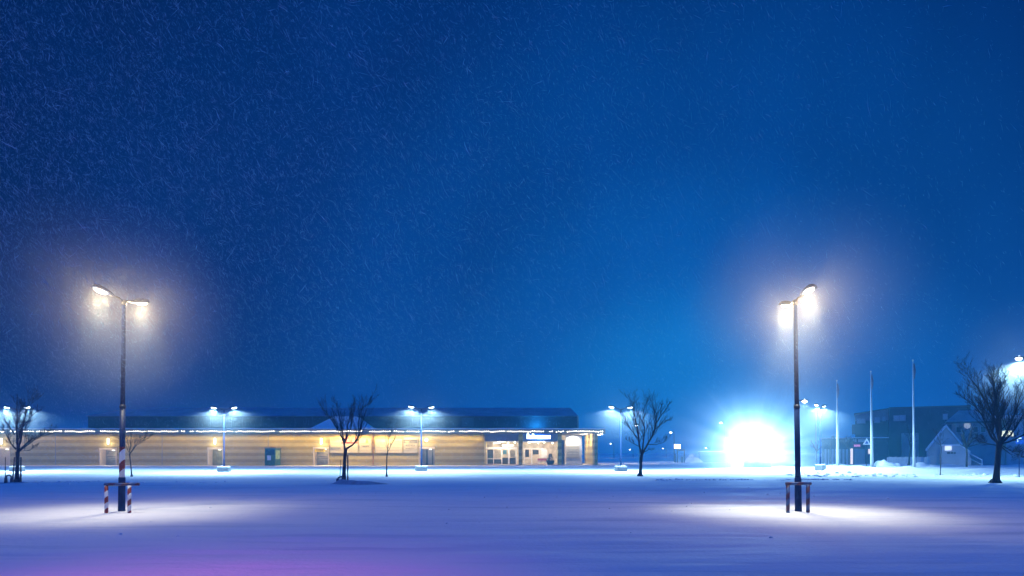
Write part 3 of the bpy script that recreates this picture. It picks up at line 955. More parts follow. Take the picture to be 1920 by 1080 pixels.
near_post(1497.0, 21.2, 'tall two headed lamp post without bands in front of the white glare', ((1517, 549, 20.4), (1473, 576, 22.0)), -0.10, 'dark guard rail round the plain lamp post in front of the glare', 0, M['pole'], 566)

def lot_post(px, py_base, py_top, label, dxl=-18, dxr=18, tilt=0, snow=True):
    d = 64.0
    base = foot(px, d)
    t = thing('lamp_post', label, 'lamp post', base, tilt, 'white lit lamp posts in a row before the store')
    m_ = MB()
    m_.box(-.52, .52, -.35, .35, -.1, .40)
    m_.build('base_block', M['concrete'], t, bevel=.03)
    m_ = MB(); m_.box(-.50, .50, -.33, .33, .403, .52); m_.build('block_snow', M['snow_cap'], t, bevel=.05)
    H = WZ(py_top, d) - base.z
    m_ = MB(); m_.tube([(0, 0, .524), (0, 0, 1.2), (0, 0, 1.22), (0, 0, H)], [.085, .08, .06, .045], 10); m_.build('pole', M['pole'], t, smooth=True)
    for s in (-1, 1):
        m_ = MB(); m_.tube([(0, 0, H - .05), (s * .35, 0, H + .06), (s * .55, 0, H + .10)], .03, 6); m_.build('arm', M['dark_metal'], t, smooth=True)
        h_ = luminaire_mesh(.75, .32, .14, s).build('luminaire', M['pole'], t, smooth=True)
        h_.location = (s * .5, 0, H + .10); h_.rotation_euler = (0, -s * R(10), 0)
        lens_mesh(.75, .32, s, .10).build('lens', M['e_lot'], h_, smooth=True)
        lamp('SPOT', 'lamp_light', (s * 1.0, 0, H - 0.02), LOT_LAMP_W, LOT_LAMP_COL, t, 0.12, 157, 0.25, (s * .12, 0, -1))
    return t
p0 = lot_post(420, 884, 768, 'white lit lamp post on a concrete block between the olive door and green booth')
for px, lab, rz in ((32, 'white lit lamp post on a concrete block behind the tree with the hoop', .0),
                    (790, 'white lit lamp post on a concrete block in front of the grey door', .35),
                    (1164, 'white lit lamp post on a concrete block just short of the V shaped tree', .3),
                    (1538, 'white lit lamp post on a concrete block beside the shortest flagpole', .8)):
    c = copy_tree(p0)
    c.location = foot(px, 64.0)
    c.rotation_euler = (0, 0, rz)
    c['label'] = lab

def far_post(px, py, d, label, watts, color, r_=.16, pole_px=None, group='distant street lamps'):
    """single-headed street lamp: pole, arm, head"""
    ppx = px + 6 if pole_px is None else pole_px
    base = foot(ppx, d)
    t = thing('street_lamp', label, 'street lamp', base, 0, group)
    c = W(px, py, d) - base
    m_ = MB(); m_.tube([(0, 0, -.1), (0, 0, c.z + .1)], [.08, .05], 8); m_.build('pole', M['pole'], t, smooth=True)
    s = 1 if c.x > 0 else -1
    m_ = MB(); m_.tube([(0, 0, c.z + .05), (c.x - s * .35, 0, c.z + .12)], .03, 6); m_.build('arm', M['dark_metal'], t, smooth=True)
    h_ = luminaire_mesh(.7, .34, .15, s).build('luminaire', M['pole'], t, smooth=True)
    h_.location = (c.x - s * .4, 0, c.z + .05)
    lens_mesh(.7, .34, s, .16).build('lens', M['e_far'], h_, smooth=True)
    lamp('SPOT', 'lamp_light', (c.x, 0, c.z - .14), watts, color, t, .15, 165, .6, (0, 0, -1))
    return t
far_post(1508, 753, 58, 'street lamp whose bright head shows just past the plain lamp post', 1500, LOT_LAMP_COL, pole_px=1494)
far_post(1911, 673, 47, 'bright street lamp above the crown of the big bare tree', 6000, (.50, .88, 1.0), pole_px=1940)
far_post(1193, 798, 110, 'distant street lamp glowing through the V shaped tree', 900, (1, .96, .9))
far_post(1258, 811, 125, 'faint distant street lamp at the tips of the V shaped tree', 500, (.8, .94, 1))
far_post(1352, 793, 118, 'distant street lamp over the blue container', 1000, (.95, .96, 1))
far_post(1181, 843, 220, 'tiny far street lamp low behind the V shaped tree trunk', 250, (1, .9, .7))
far_post(1243, 841, 230, 'tiny far street lamp low before the lit roadside sign', 250, (.9, .95, 1))
far_post(1324, 840, 180, 'tiny far street lamp just above the blue container', 250, (1, .95, .9))
far_post(1145, 832, 200, 'tiny far street lamp just past the open end of the store', 250, (1, .9, .7))

# ------------------------------------------------------------------ trees
def grow(mb, p, d, length, r0, level, rg, up=.25, spread=.75, kids=(5, 4, 3)):
    n = 5 if level < 2 else 3
    pts = [p.copy()]
    dirs = []
    cur = p.copy(); dr = d.normalized()
    for i in range(n):
        dr = (dr + Vector((rg.uniform(-.16, .16), rg.uniform(-.16, .16), up * .30))).normalized()
        cur = cur + dr * (length / n)
        pts.append(cur.copy()); dirs.append(dr.copy())
    rad = [r0 * (1 - .8 * i / n) for i in range(n + 1)]
    mb.tube(pts, rad, 5 if level == 0 else (4 if level == 1 else 3), caps=False)
    if level < len(kids):
        sub_branches(mb, pts, rad, kids[level], length, level + 1, rg, up, spread, kids)

def sub_branches(mb, pts, rad, count, length, level, rg, up, spread, kids, t0=.18):
    n = len(pts) - 1
    for j in range(count):
        t = t0 + (1 - t0) * (j + rg.uniform(.1, .9)) / count
        f = t * n; i = min(int(f), n - 1); u = f - i
        p = pts[i].lerp(pts[i + 1], u)
        ax = (pts[i + 1] - pts[i]).normalized()
        side = Vector((rg.uniform(-1, 1), rg.uniform(-1, 1), rg.uniform(-.6, .8)))
        side = (side - ax * side.dot(ax))
        if side.length < 1e-4: continue
        side.normalize()
        d = (ax + side * spread * rg.uniform(.7, 1.5) + Vector((0, 0, up * .5)))
        ln = length * rg.uniform(.30, .66) * (1.15 - .55 * t)
        r_ = max(.0065, (rad[i] * (1 - u) + rad[i + 1] * u) * .46)
        grow(mb, p, d, ln, r_, level, rg, up, spread, kids)

def tree(name, label, base_px, d, trunk, limbs, seed, kids=(9, 5, 3), group='bare trees in the snow', rscale=.62, depth=.7, up=.25, spread=.75, tscale=.68):
    """trunk / limbs are outlines at distance d as (px, py, radius in m); limbs get their own depth"""
    rg = random.Random(seed)
    base = foot(base_px, d)
    t = thing(name, label, 'tree', base, 0, group)
    def L(px, py): 
        q = W(px, py, d) - base
        return Vector((q.x, 0, q.z))
    mb = MB()
    pts = [L(a, b) for a, b, r_ in trunk]; pts[0].z = -.12
    trunk = [(a, b, r_ * tscale) for a, b, r_ in trunk]
    mb.tube(pts, [r_ for a, b, r_ in trunk], 10)
    for k in range(5):
        a = 2 * PI * k / 5 + rg.uniform(-.3, .3)
        r0 = trunk[0][2]
        mb.tube([Vector((math.cos(a) * r0 * .5, math.sin(a) * r0 * .5, .16)) + Vector((pts[0].x, 0, 0)), Vector((math.cos(a) * r0 * 1.5, math.sin(a) * r0 * 1.5, -.08)) + Vector((pts[0].x, 0, 0))], [r0 * .55, r0 * .3], 6)
    mb.build('trunk', M['bark'], t, smooth=True)
    cb_ = MB()
    for lm in limbs:
        poly = [L(a, b) for a, b, r_ in lm]
        yo = rg.uniform(-1, 1) * depth
        tot = sum((poly[i + 1] - poly[i]).length for i in range(len(poly) - 1))
        acc = 0
        for i in range(1, len(poly)):
            acc += (poly[i] - poly[i - 1]).length
            poly[i].y = yo * acc
        # finer path
        fine, rr = [], []
        for i in range(len(poly) - 1):
            for s in range(4):
                u = s / 4
                fine.append(poly[i].lerp(poly[i + 1], u) + Vector((rg.uniform(-.02, .02), rg.uniform(-.02, .02), 0)) * (1 if i + s else 0))
                rr.append((lm[i][2] * (1 - u) + lm[i + 1][2] * u) * rscale)
        fine.append(poly[-1]); rr.append(lm[-1][2] * rscale)
        cb_.tube(fine, rr, 7, caps=False)
        sub_branches(cb_, fine, rr, max(2, int(kids[0] * min(1.4, tot / 2.6))), tot * .72, 1, rg, up, spread, kids)
    cb_.build('crown', M['twig'], t)
    return t

# V shaped tree in front of the far lights
tree('bare_tree', 'bare V shaped tree standing alone beyond the open end of the store', 1201, 51.5,
     [(1200, 893, .24), (1201, 880, .17), (1202, 866, .15), (1203, 853, .17)],
     [[(1203, 855, .12), (1198, 828, .10), (1196, 806, .075), (1190, 775, .045), (1185, 752, .015)],
      [(1196, 822, .06), (1182, 805, .045), (1172, 793, .03), (1164, 785, .012)],
      [(1203, 853, .11), (1208, 826, .08), (1211, 806, .06), (1208, 788, .05), (1216, 768, .03), (1219, 753, .012)],
      [(1203, 854, .13), (1214, 833, .11), (1224, 815, .09), (1229, 797, .07), (1231, 777, .045), (1221, 757, .015)],
      [(1229, 797, .06), (1239, 780, .045), (1249, 766, .03), (1253, 760, .012)],
      [(1227, 806, .05), (1240, 795, .035), (1250, 789, .025), (1258, 787, .01)],
      [(1216, 833, .05), (1230, 834, .035), (1246, 829, .025), (1257, 822, .01)],
      [(1206, 849, .045), (1218, 842, .03), (1224, 845, .01)],
      [(1199, 838, .045), (1185, 830, .03), (1174, 824, .01)],
      [(1233, 775, .05), (1240, 763, .03), (1243, 755, .01)]],
     11, kids=(14, 7, 4), depth=.25, up=.35, spread=.6)
# big tree at the frame's side
tree('bare_tree', 'big dense round bare tree under the bright street lamp', 1868, 40.8,
     [(1867, 905, .36), (1869, 885, .25), (1871, 860, .22), (1873, 838, .23), (1874, 828, .26)],
     [[(1873, 832, .13), (1858, 820, .10), (1846, 797, .08), (1838, 778, .06), (1822, 760, .04), (1806, 745, .012)],
      [(1872, 834, .10), (1852, 812, .08), (1843, 785, .065), (1836, 760, .045), (1823, 730, .02)],
      [(1874, 828, .14), (1872, 800, .11), (1860, 775, .08), (1850, 745, .05), (1840, 715, .015)],
      [(1875, 826, .17), (1879, 795, .14), (1882, 765, .10), (1886, 730, .06), (1889, 697, .015)],
      [(1874, 826, .12), (1876, 795, .09), (1874, 760, .07), (1866, 720, .04), (1858, 690, .012)],
      [(1876, 830, .14), (1890, 805, .11), (1900, 780, .08), (1910, 750, .05), (1922, 715, .012)],
      [(1876, 832, .12), (1898, 815, .09), (1916, 793, .07), (1935, 765, .02)],
      [(1875, 834, .09), (1900, 824, .07), (1925, 808, .04), (1945, 790, .012)],
      [(1872, 836, .06), (1850, 832, .04), (1835, 829, .02), (1822, 824, .01)],
      [(1878, 838, .055), (1895, 850, .035), (1912, 856, .02), (1928, 858, .01)],
      [(1878, 835, .055), (1900, 846, .035), (1920, 848, .012)]],
     23, kids=(18, 9, 5), depth=.45, up=.30, spread=.6)
# tree with stakes in front of the boards
tree('bare_tree', 'bare vase shaped tree between two stakes in front of the advertising boards', 645, 40.8,
     [(644, 905, .26), (645, 890, .17), (646, 865, .135), (648, 841, .15)],
     [[(647, 845, .10), (646, 828, .09), (641, 815, .07), (632, 798, .055), (622, 778, .03), (615, 767, .01)],
      [(646, 826, .07), (642, 806, .055), (640, 780, .04), (637, 757, .015)],
      [(647, 830, .08), (649, 808, .06), (650, 785, .045), (654, 763, .015)],
      [(648, 842, .10), (660, 834, .085), (668, 822, .075), (672, 805, .06), (675, 780, .04), (684, 740, .012)],
      [(672, 806, .05), (672, 785, .04), (678, 765, .03), (695, 752, .01)],
      [(648, 828, .05), (660, 800, .04), (662, 775, .02), (668, 762, .01)],
      [(635, 803, .045), (628, 790, .03), (626, 765, .01)]],
     31, kids=(14, 7, 4), depth=.4, up=.35, spread=.5)
# tree at the other end
tree('bare_tree', 'bare spreading tree between stakes beside a metal hoop', 32, 40.8,
     [(32, 905, .24), (32, 885, .16), (33, 862, .14), (33, 847, .17)],
     [[(33, 848, .11), (30, 828, .10), (26, 805, .08), (25, 780, .06), (20, 752, .015)],
      [(33, 848, .12), (35, 822, .10), (34, 795, .075), (38, 765, .04), (42, 738, .012)],
      [(36, 846, .09), (50, 832, .07), (62, 824, .055), (80, 818, .03), (98, 808, .01)],
      [(37, 845, .07), (56, 834, .05), (70, 826, .04), (92, 818, .01)],
      [(30, 842, .08), (18, 832, .06), (8, 820, .045), (-8, 800, .012)],
      [(27, 815, .06), (12, 798, .045), (-2, 782, .012)],
      [(34, 815, .06), (46, 798, .045), (60, 782, .03), (74, 770, .01)],
      [(38, 846, .03), (54, 844, .02), (70, 836, .008)]],
     41, kids=(15, 8, 4), depth=.4, up=.3, spread=.6)
# saplings
tree('sapling', 'slender bare sapling in front of the cream boards', 725, 52,
     [(725, 892, .11), (725, 878, .07), (725, 862, .06), (726, 850, .06)],
     [[(726, 852, .055), (727, 836, .045), (729, 815, .03), (729, 795, .012)],
      [(726, 850, .045), (733, 836, .032), (740, 824, .012)],
      [(728, 826, .03), (733, 812, .02), (744, 800, .008)],
      [(727, 842, .025), (721, 832, .008)]],
     51, kids=(11, 6, 3), depth=.25, up=.35, spread=.5, group='saplings in the snow')
tree('sapling', 'low bare sapling with a leaning crown behind the banded lamp post', 246, 51.5,
     [(247, 894, .10), (246, 880, .065), (244, 862, .055), (243, 851, .06)],
     [[(243, 853, .05), (243, 830, .04), (243, 811, .015)],
      [(243, 852, .05), (252, 838, .04), (262, 828, .025), (282, 815, .008)],
      [(243, 852, .04), (258, 834, .03), (275, 822, .02), (288, 818, .008)],
      [(242, 848, .04), (236, 832, .03), (225, 822, .02), (212, 816, .008)],
      [(243, 846, .03), (238, 825, .015), (230, 812, .008)]],
     61, kids=(11, 6, 4), depth=.4, up=.3, spread=.5, group='saplings in the snow')
tree('sapling', 'thin bare sapling standing before the pale gabled house', 1763, 55,
     [(1763, 893, .06), (1764, 860, .045), (1765, 838, .04)],
     [[(1765, 840, .035), (1768, 822, .02), (1775, 810, .008)], [(1765, 840, .035), (1762, 818, .02), (1757, 806, .008)], [(1765, 834, .03), (1779, 822, .01)], [(1765, 836, .03), (1752, 825, .01)]],
     71, kids=(8, 5, 3), depth=.5, group='saplings in the snow')
tree('bare_tree', 'leaning small tree behind the white board fence', 1706, 76,
     [(1704, 873, .16), (1705, 858, .12), (1708, 838, .10)],
     [[(1708, 842, .09), (1700, 824, .05), (1694, 814, .02)], [(1708, 842, .09), (1714, 822, .06), (1722, 810, .02)], [(1708, 838, .08), (1707, 815, .05), (1703, 800, .02)], [(1710, 832, .06), (1724, 826, .02)]],
     81, kids=(10, 6, 4), depth=.5)
for px, py, lab, sd in ((1556, 838, 'small round headed street tree behind the shortest flagpole', 91), (1591, 838, 'small round headed street tree before the lit shop front', 92), (1531, 846, 'hazy small tree beside the glare of the lamp posts', 93)):
    tree('street_tree', lab, px, 84,
         [(px, 872, .10), (px, 858, .08), (px, py, .09)],
         [[(px, py + 1, .06), (px - 6, py - 8, .04), (px - 13, py - 11, .015)], [(px, py + 1, .06), (px + 6, py - 8, .04), (px + 13, py - 11, .015)], [(px, py, .06), (px - 2, py - 12, .04), (px - 4, py - 19, .015)], [(px, py, .06), (px + 4, py - 12, .04), (px + 5, py - 18, .015)]],
         sd, kids=(12, 7, 5), depth=.7, up=.05, spread=.9, group='round headed street trees', rscale=1.3)
tree('bare_tree', 'dark bushy tree in front of the round lit window', 1810, 66,
     [(1812, 872, .14), (1813, 852, .11), (1812, 838, .11)],
     [[(1812, 840, .09), (1800, 826, .06), (1790, 816, .02)], [(1812, 840, .09), (1822, 824, .06), (1836, 815, .02)], [(1812, 838, .09), (1810, 815, .06), (1806, 800, .02)], [(1812, 838, .08), (1818, 812, .05), (1824, 800, .02)], [(1811, 838, .06), (1796, 834, .02)], [(1813, 838, .06), (1830, 832, .02)]],
     95, kids=(12, 7, 5), depth=.7, rscale=1.1)

# stakes, hoops
def stake(px, py_top, d, label, r_=.05, lean=0.0):
    r_ *= .75
    b = foot(px, d)
    h = WZ(py_top, d) - b.z
    m_ = MB(); m_.tube([(0, 0, -.15), (lean, 0, h - .03), (lean, 0, h)], [r_, r_ * .95, r_ * .8], 9)
    o = m_.build('tree_stake', M['stake'], None, smooth=True)
    o.location = b
    tag(o, label, 'stake', 'wooden stakes beside young trees')
stake(23, 857, 40.6, 'wooden stake leaning against the trunk of the tree beside the hoop', .06, .14)
stake(39, 857, 40.8, 'thick upright stake on the lamp block side of the spreading tree', .065)
stake(10, 857, 41.4, 'thin pale stake rising over the metal hoop', .035)
stake(652, 853, 40.8, 'tall thick stake on the boards side of the vase shaped tree', .06)
stake(637, 862, 41.2, 'thin pale stake by the hoop at the vase shaped tree', .025, .05)
def hoop(px0, px1, d, label, h, rz=0):
    b = foot((px0 + px1) / 2, d)
    hw = (px1 - px0) * d / FPX / 2
    pts = [(-hw, 0, -.1), (-hw, 0, h * .55)] + [(-hw * math.cos(a), 0, h * .55 + h * .45 * math.sin(a)) for a in np.linspace(.3, PI - .3, 8)] + [(hw, 0, h * .55), (hw, 0, -.1)]
    m_ = MB(); m_.tube(pts, .045, 8)
    for sx_ in (-1, 1):
        m_.tube([(sx_ * hw, 0, -.08), (sx_ * hw, 0, .32)], [.10, .075], 8)
    o = m_.build('bike_hoop', M['dark_metal'], None, smooth=True)
    o.location = b; o.rotation_euler = (0, 0, rz)
    tag(o, label, 'bike hoop', 'metal hoops beside the trees')
hoop(11, 22, 40.4, 'dark metal hoop in the snow between the leaning stake and thin stake', .47)
hoop(633, 645, 40.3, 'dark metal hoop in the snow at the vase shaped tree', .42, .5)

# heaps of snow
def heap(name, label, cx, cy, lx, ly, h, seed, n=56, m='snow_cap'):
    xs = np.linspace(-lx, lx, n); ys = np.linspace(-ly, ly, max(10, int(n * .4)))
    X, Y = np.meshgrid(xs, ys)
    e = np.clip(1 - (X / lx) ** 2 - (Y / ly) ** 2, 0, 1)
    Z = e ** .8 * h * (.35 + 1.1 * value_noise(X / .55 + 40, Y / .5 + 40, seed) * value_noise(X / 1.4 + 9, Y / 1.2 + 9, seed + 1) * 1.6) - .05
    V = [tuple(p) for p in np.stack([X.ravel(), Y.ravel(), Z.ravel()], 1)]
    nx, ny = len(xs), len(ys)
    mb = MB()
    mb.add(V, [(j * nx + i, j * nx + i + 1, (j + 1) * nx + i + 1, (j + 1) * nx + i) for j in range(ny - 1) for i in range(nx - 1)])
    o = mb.build(name, M[m], None, smooth=True)
    o.location = (cx, cy, GZ(cx, cy))
    return tag(o, label, 'snow heap', 'heaps of shovelled snow')
heap('snow_heap', 'long low heap of shovelled snow at the foot of the vase shaped tree', WX(675, 40.2), 40.0, 1.9, .75, .50, 5, m='shaded_trodden_snow')
heap('snow_heap', 'flat patch of trodden snow round the spreading tree and hoop', WX(18, 40), 40.3, 1.4, .5, .12, 7, m='shaded_trodden_snow')
heap('snow_heap', 'low ring of trodden grey snow round the V shaped tree trunk', WX(1201, 51.3), 51.2, .8, .35, .10, 8, m='shaded_trodden_snow')
heap('snow_heap', 'rough pile of snow at the end of the blue container', WX(1300, 120), 120, 1.6, 1.5, 1.1, 9)
heap('snow_heap', 'rounded pile of ploughed snow before the white board fence', WX(1668, 70), 70.5, 1.6, 1.0, .75, 12)
heap('snow_heap', 'small pile of ploughed snow between two tall flagpoles', WX(1740, 68), 69, 2.2, .9, .6, 15)

# clods of snow along the plough ridges
rc = random.Random(77)
cl = MB()
def clod(x, y, r_):
    n0 = len(cl.v)
    cl.ball((x, y, GZ(x, y) + r_ * .12), r_, 7, 5, (1.3, 1.0, .7))
    for k in range(n0, len(cl.v)):
        a = cl.v[k]; cl.v[k] = (a[0] + rc.uniform(-.25, .25) * r_, a[1] + rc.uniform(-.25, .25) * r_, a[2] + rc.uniform(-.2, .2) * r_)
for k in range(150):
    x = WX(rc.uniform(1225, 1600), 45.5); clod(x, 45.4 + (x - 14) * .02 + rc.gauss(0, .25), rc.uniform(.03, .10))
for k in range(60):
    clod(WX(rc.uniform(40, 420), 41), 41 + rc.gauss(0, 1.2), rc.uniform(.03, .09))
for k in range(50):
    clod(rc.uniform(-10, 16), rc.uniform(15, 38), rc.uniform(.015, .05))
for k in range(90):
    clod(rc.uniform(22, 40), rc.uniform(50, 57), rc.uniform(.05, .16))
o = cl.build('snow_clods', M['snow_cap'], None, smooth=True)
tag(o, 'small clods of snow scattered along the ploughed ridges', 'snow clods', kind='stuff')

# ------------------------------------------------------------------ flagpoles
for px, py, yb, d, lab in ((1569, 715, 876, 72, 'shortest white flagpole of the three in the snow bank'), (1633, 698, 878, 70, 'middle sized white flagpole beside the triangular sign'), (1712, 677, 885, 66, 'tallest white flagpole in front of the white board fence')):
    b = foot(px + 2, d)
    t = thing('flagpole', lab, 'flagpole', b, 0, 'white flagpoles in a row')
    H = WZ(py, d) - b.z
    lx = -2.2 * d / FPX
    m_ = MB(); m_.tube([(0, 0, -.1), (lx * .3, 0, H * .4), (lx, 0, H)], [.17 if px < 1700 else .13, .12 if px < 1700 else .09, .045], 12); m_.build('pole', M['flagpole'], t, smooth=True)
    m_ = MB(); m_.ball((lx, 0, H + .07), .09, 8, 5); m_.build('finial', M['flagpole'], t, smooth=True)
    m_ = MB(); m_.tube([(lx + .07, -.05, H - .25), (lx + .12, -.06, H - .9), (lx + .1, -.05, H - 1.75)], [.05, .11, .04], 7); m_.build('pennant', M['flagbag'], t, smooth=True)
    m_ = MB(); m_.box(-.28, .28, -.28, .28, -.1, .12); m_.build('base_plate', M['concrete'], t)
b = foot(1530, 90)
m_ = MB(); m_.tube([(0, 0, -.1), (0, 0, WZ(765, 90) - b.z)], [.10, .06], 8); o = m_.build('thin_mast', M['flagpole'], None, smooth=True); o.location = b
tag(o, 'pale thin mast standing behind the last lamp post of the row', 'mast')

# ------------------------------------------------------------------ houses and things beyond the snow bank
D1 = 100.0
def block(mb, px0, px1, py0, py1, d, depth): 
    mb.box(WX(px0, d), WX(px1, d), d, d + depth, -.3 if py1 >= 866 else WZ(py1, d), WZ(py0, d)); return mb
ap = thing('apartment_building', 'dark boarded apartment block with a flat roof behind the flagpoles', 'building', (0, 0, 0))
m_ = MB(); block(m_, 1667, 1812, 765.5, 870, D1, 14); m_.build('wall', M['wall_dark'], ap)
m_ = MB(); m_.box(WX(1666.5, D1) , WX(1813, D1), D1 - .15, D1 + 14.1, WZ(765.3, D1), WZ(763.8, D1)); m_.build('roof_edge', M['dark_metal'], ap)
m_ = MB()
m_.prism([(WX(1602, D1), WZ(787, D1)), (WX(1666.6, D1), WZ(787, D1)), (WX(1666.6, D1), WZ(766, D1)), (WX(1602, D1), WZ(775, D1))], D1 + 1.5, D1 + 10)
m_.build('gable_wall', M['wall_mid'], ap)
m_ = MB(); m_.prism([(WX(1600, D1), WZ(774.9, D1)), (WX(1666.4, D1), WZ(765.9, D1)), (WX(1666.4, D1), WZ(764.2, D1)), (WX(1600, D1), WZ(773, D1))], D1 + 1.1, D1 + 10.2); m_.build('sloping_roof', M['dark_metal'], ap)
m_ = MB(); m_.box(WX(1602.5, D1), WX(1666.5, D1), D1 + 2.0, D1 + 12, -.3, WZ(787.2, D1)); m_.build('lower_wall', M['wall_dark'], ap)
m_ = MB(); m_.box(WX(1596, D1), WX(1628, D1), D1 + .2, D1 + 1.98, WZ(813, D1), WZ(795, D1)); m_.build('balcony', M['wall_dark'], ap)
for px0, px1, py0, py1, dd in ((1606, 1622, 783, 792, 1.45), (1640, 1650, 781, 791, 1.45), (1676, 1685, 780, 789, -.05), (1686.5, 1697, 779.5, 789, -.05), (1765, 1772, 779, 788, -.05), (1655, 1661, 780, 788, 1.45)):
    m_ = MB(); m_.box(WX(px0, D1) - .08, WX(px1, D1) + .08, D1 + dd - .03, D1 + dd + .04 - .003, WZ(py1, D1) - .08, WZ(py0, D1) + .08); wf = m_.build('window', M['wall_mid'], ap)
    m_ = MB(); m_.box(WX(px0, D1), WX(px1, D1), D1 + dd - .05, D1 + dd - .033, WZ(py1, D1), WZ(py0, D1)); m_.build('pane', M['pane'], wf)
m_ = MB(); block(m_, 1712, 1742, 812, 870, D1 - 3, 2.95); m_.build('porch', M['wall_mid'], ap)

# low shop front under it
sf = thing('shop_front', 'low shop front with pale panels, a lit pillar and a red sign', 'building', (0, 0, 0))
D2 = 96.0
m_ = MB(); block(m_, 1538, 1665, 822, 870, D2, 3.9); m_.build('wall', M['wall_dark'], sf)
m_ = MB(); m_.box(WX(1536, D2), WX(1666, D2), D2 - .5, D2 + 3.9, WZ(821.8, D2), WZ(820, D2)); m_.build('roof', M['snow_cap'], sf)
for px in range(1544, 1590, 7):
    m_ = MB(); m_.box(WX(px, D2), WX(px + 4, D2), D2 - .06, D2 - .003, 0, WZ(842, D2)); m_.build('panel', M['wall_light'], sf)
m_ = MB(); m_.box(WX(1594.5, D2), WX(1599, D2), D2 - .10, D2 - .003, 0.1, WZ(841, D2)); m_.build('lit_pillar', M['e_warmwin'], sf)
m_ = MB(); m_.box(WX(1602, D2), WX(1622, D2), D2 - .08, D2 - .003, 0, WZ(842, D2)); m_.build('door', M['wall_mid'], sf)
m_ = MB(); m_.box(WX(1601, D2), WX(1613, D2), D2 - .25, D2 - .003, WZ(837.5, D2), WZ(833.5, D2)); m_.build('sign', M['e_red'], sf)
m_ = MB(); m_.box(WX(1628, D2), WX(1633, D2), D2 - .14, D2 - .003, WZ(851, D2), WZ(842, D2)); m_.build('lit_poster', M['e_warmwin'], sf)
for px0, px1 in ((1599, 1606), (1609, 1616), (1585, 1592), (1616, 1622)):
    m_ = MB(); m_.box(WX(px0, D2), WX(px1, D2), D2 - .05, D2 - .003, WZ(821 + 8, D2), WZ(823.5, D2)); m_.build('window', M['pane'], sf)

# gabled houses with snowy roofs
D3 = 84.0
hs = thing('house', 'house with a broad snowy hipped roof and a round lit window behind the big tree', 'house', (0, 0, 0), 0, 'houses beyond the snow bank')
m_ = MB(); block(m_, 1784, 1860, 790, 870, D3 + 1, 9); m_.build('wall', M['wall_mid'], hs)
m_ = MB()
z0 = WZ(790, D3); z1 = WZ(769, D3 + 4)
m_.hull8([(WX(1775, D3), D3, z0), (WX(1868, D3), D3, z0), (WX(1868, D3), D3 + 11, z0), (WX(1775, D3), D3 + 11, z0)], [(WX(1803, D3), D3 + 5, z1), (WX(1852, D3), D3 + 5, z1), (WX(1852, D3), D3 + 5.6, z1), (WX(1803, D3), D3 + 5.6, z1)])
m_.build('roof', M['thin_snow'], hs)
m_ = MB(); m_.box(WX(1775, D3), WX(1868, D3), D3 - .02, D3 + .1, z0 - .22, z0 - .003); m_.build('gutter', M['dark_metal'], hs)
m_ = MB(); m_.tube([(WX(1815, D3), D3 + .99, WZ(797, D3)), (WX(1815, D3), D3 + .94, WZ(797, D3))], .42, 16); m_.build('round_window', M['e_dimwin'], hs)

for px0, px1, py0, py1 in ((1795, 1803, 800, 810), (1826, 1834, 800, 810), (1840, 1848, 800, 810)):
    m_ = MB(); m_.box(WX(px0, D3) - .07, WX(px1, D3) + .07, D3 + .93, D3 + .997, WZ(py1, D3) - .07, WZ(py0, D3) + .07); wf = m_.build('window', M['wall_light'], hs)
    m_ = MB(); m_.box(WX(px0, D3), WX(px1, D3), D3 + .90, D3 + .927, WZ(py1, D3), WZ(py0, D3)); m_.build('pane', M['shade'], wf)
hg = thing('house', 'small pale gabled house with its pointed gable facing the car park', 'house', (0, 0, 0), 0, 'houses beyond the snow bank')
D4 = 80.0
m_ = MB(); m_.prism([(WX(1740, D4), -.2), (WX(1802, D4), -.2), (WX(1802, D4), WZ(837, D4)), (WX(1774, D4), WZ(801, D4)), (WX(1740, D4), WZ(843, D4))], D4, D4 + 6.4); m_.build('wall', M['wall_light'], hg)
m_ = MB()
for (xa, za, xb, zb) in ((1738, 846, 1774, 800.5), (1774, 800.5, 1806, 840)):
    A = (WX(xa, D4), WZ(za, D4) + .02); B = (WX(xb, D4), WZ(zb, D4) + .02)
    m_.prism([(A[0], A[1]), (B[0], B[1]), (B[0], B[1] + .24), (A[0], A[1] + .24)], D4 - .4, D4 + 6.5)
m_.build('roof', M['snow_cap'], hg)
m_ = MB(); m_.box(WX(1743, D4), WX(1751, D4), D4 - .03, D4 - .003, WZ(854, D4), WZ(850, D4)); m_.build('window', M['pane'], hg)

an = thing('annex_building', 'low white annex with a chamfered snowy roof and a small lit sign', 'building', (0, 0, 0))
D5 = 76.0
m_ = MB(); m_.prism([(WX(1766, D5), -.2), (WX(1817, D5), -.2), (WX(1817, D5), WZ(849, D5)), (WX(1801, D5), WZ(836, D5)), (WX(1766, D5), WZ(836, D5))], D5, D5 + 3.9); m_.build('wall', M['wall_light'], an)
m_ = MB(); m_.prism([(WX(1765, D5), WZ(836, D5) + .003), (WX(1801.2, D5), WZ(836, D5) + .003), (WX(1818, D5), WZ(849, D5) + .003), (WX(1819, D5), WZ(848, D5) + .12), (WX(1801.5, D5), WZ(834.5, D5) + .1), (WX(1765, D5), WZ(834.5, D5) + .1)], D5 - .15, D5 + 3.95); m_.build('roof', M['snow_cap'], an)
for px0, px1 in ((1776, 1782), (1783, 1787), (1788, 1792)):
    m_ = MB(); m_.box(WX(px0, D5), WX(px1, D5), D5 - .03, D5 - .003, WZ(851, D5), WZ(847.5, D5)); m_.build('window', M['shade'], an)
m_ = MB(); m_.box(WX(1772, D5), WX(1784, D5), D5 - .12, D5 - .003, WZ(844.5, D5), WZ(834.5, D5)); m_.build('sign', M['e_box'], an)

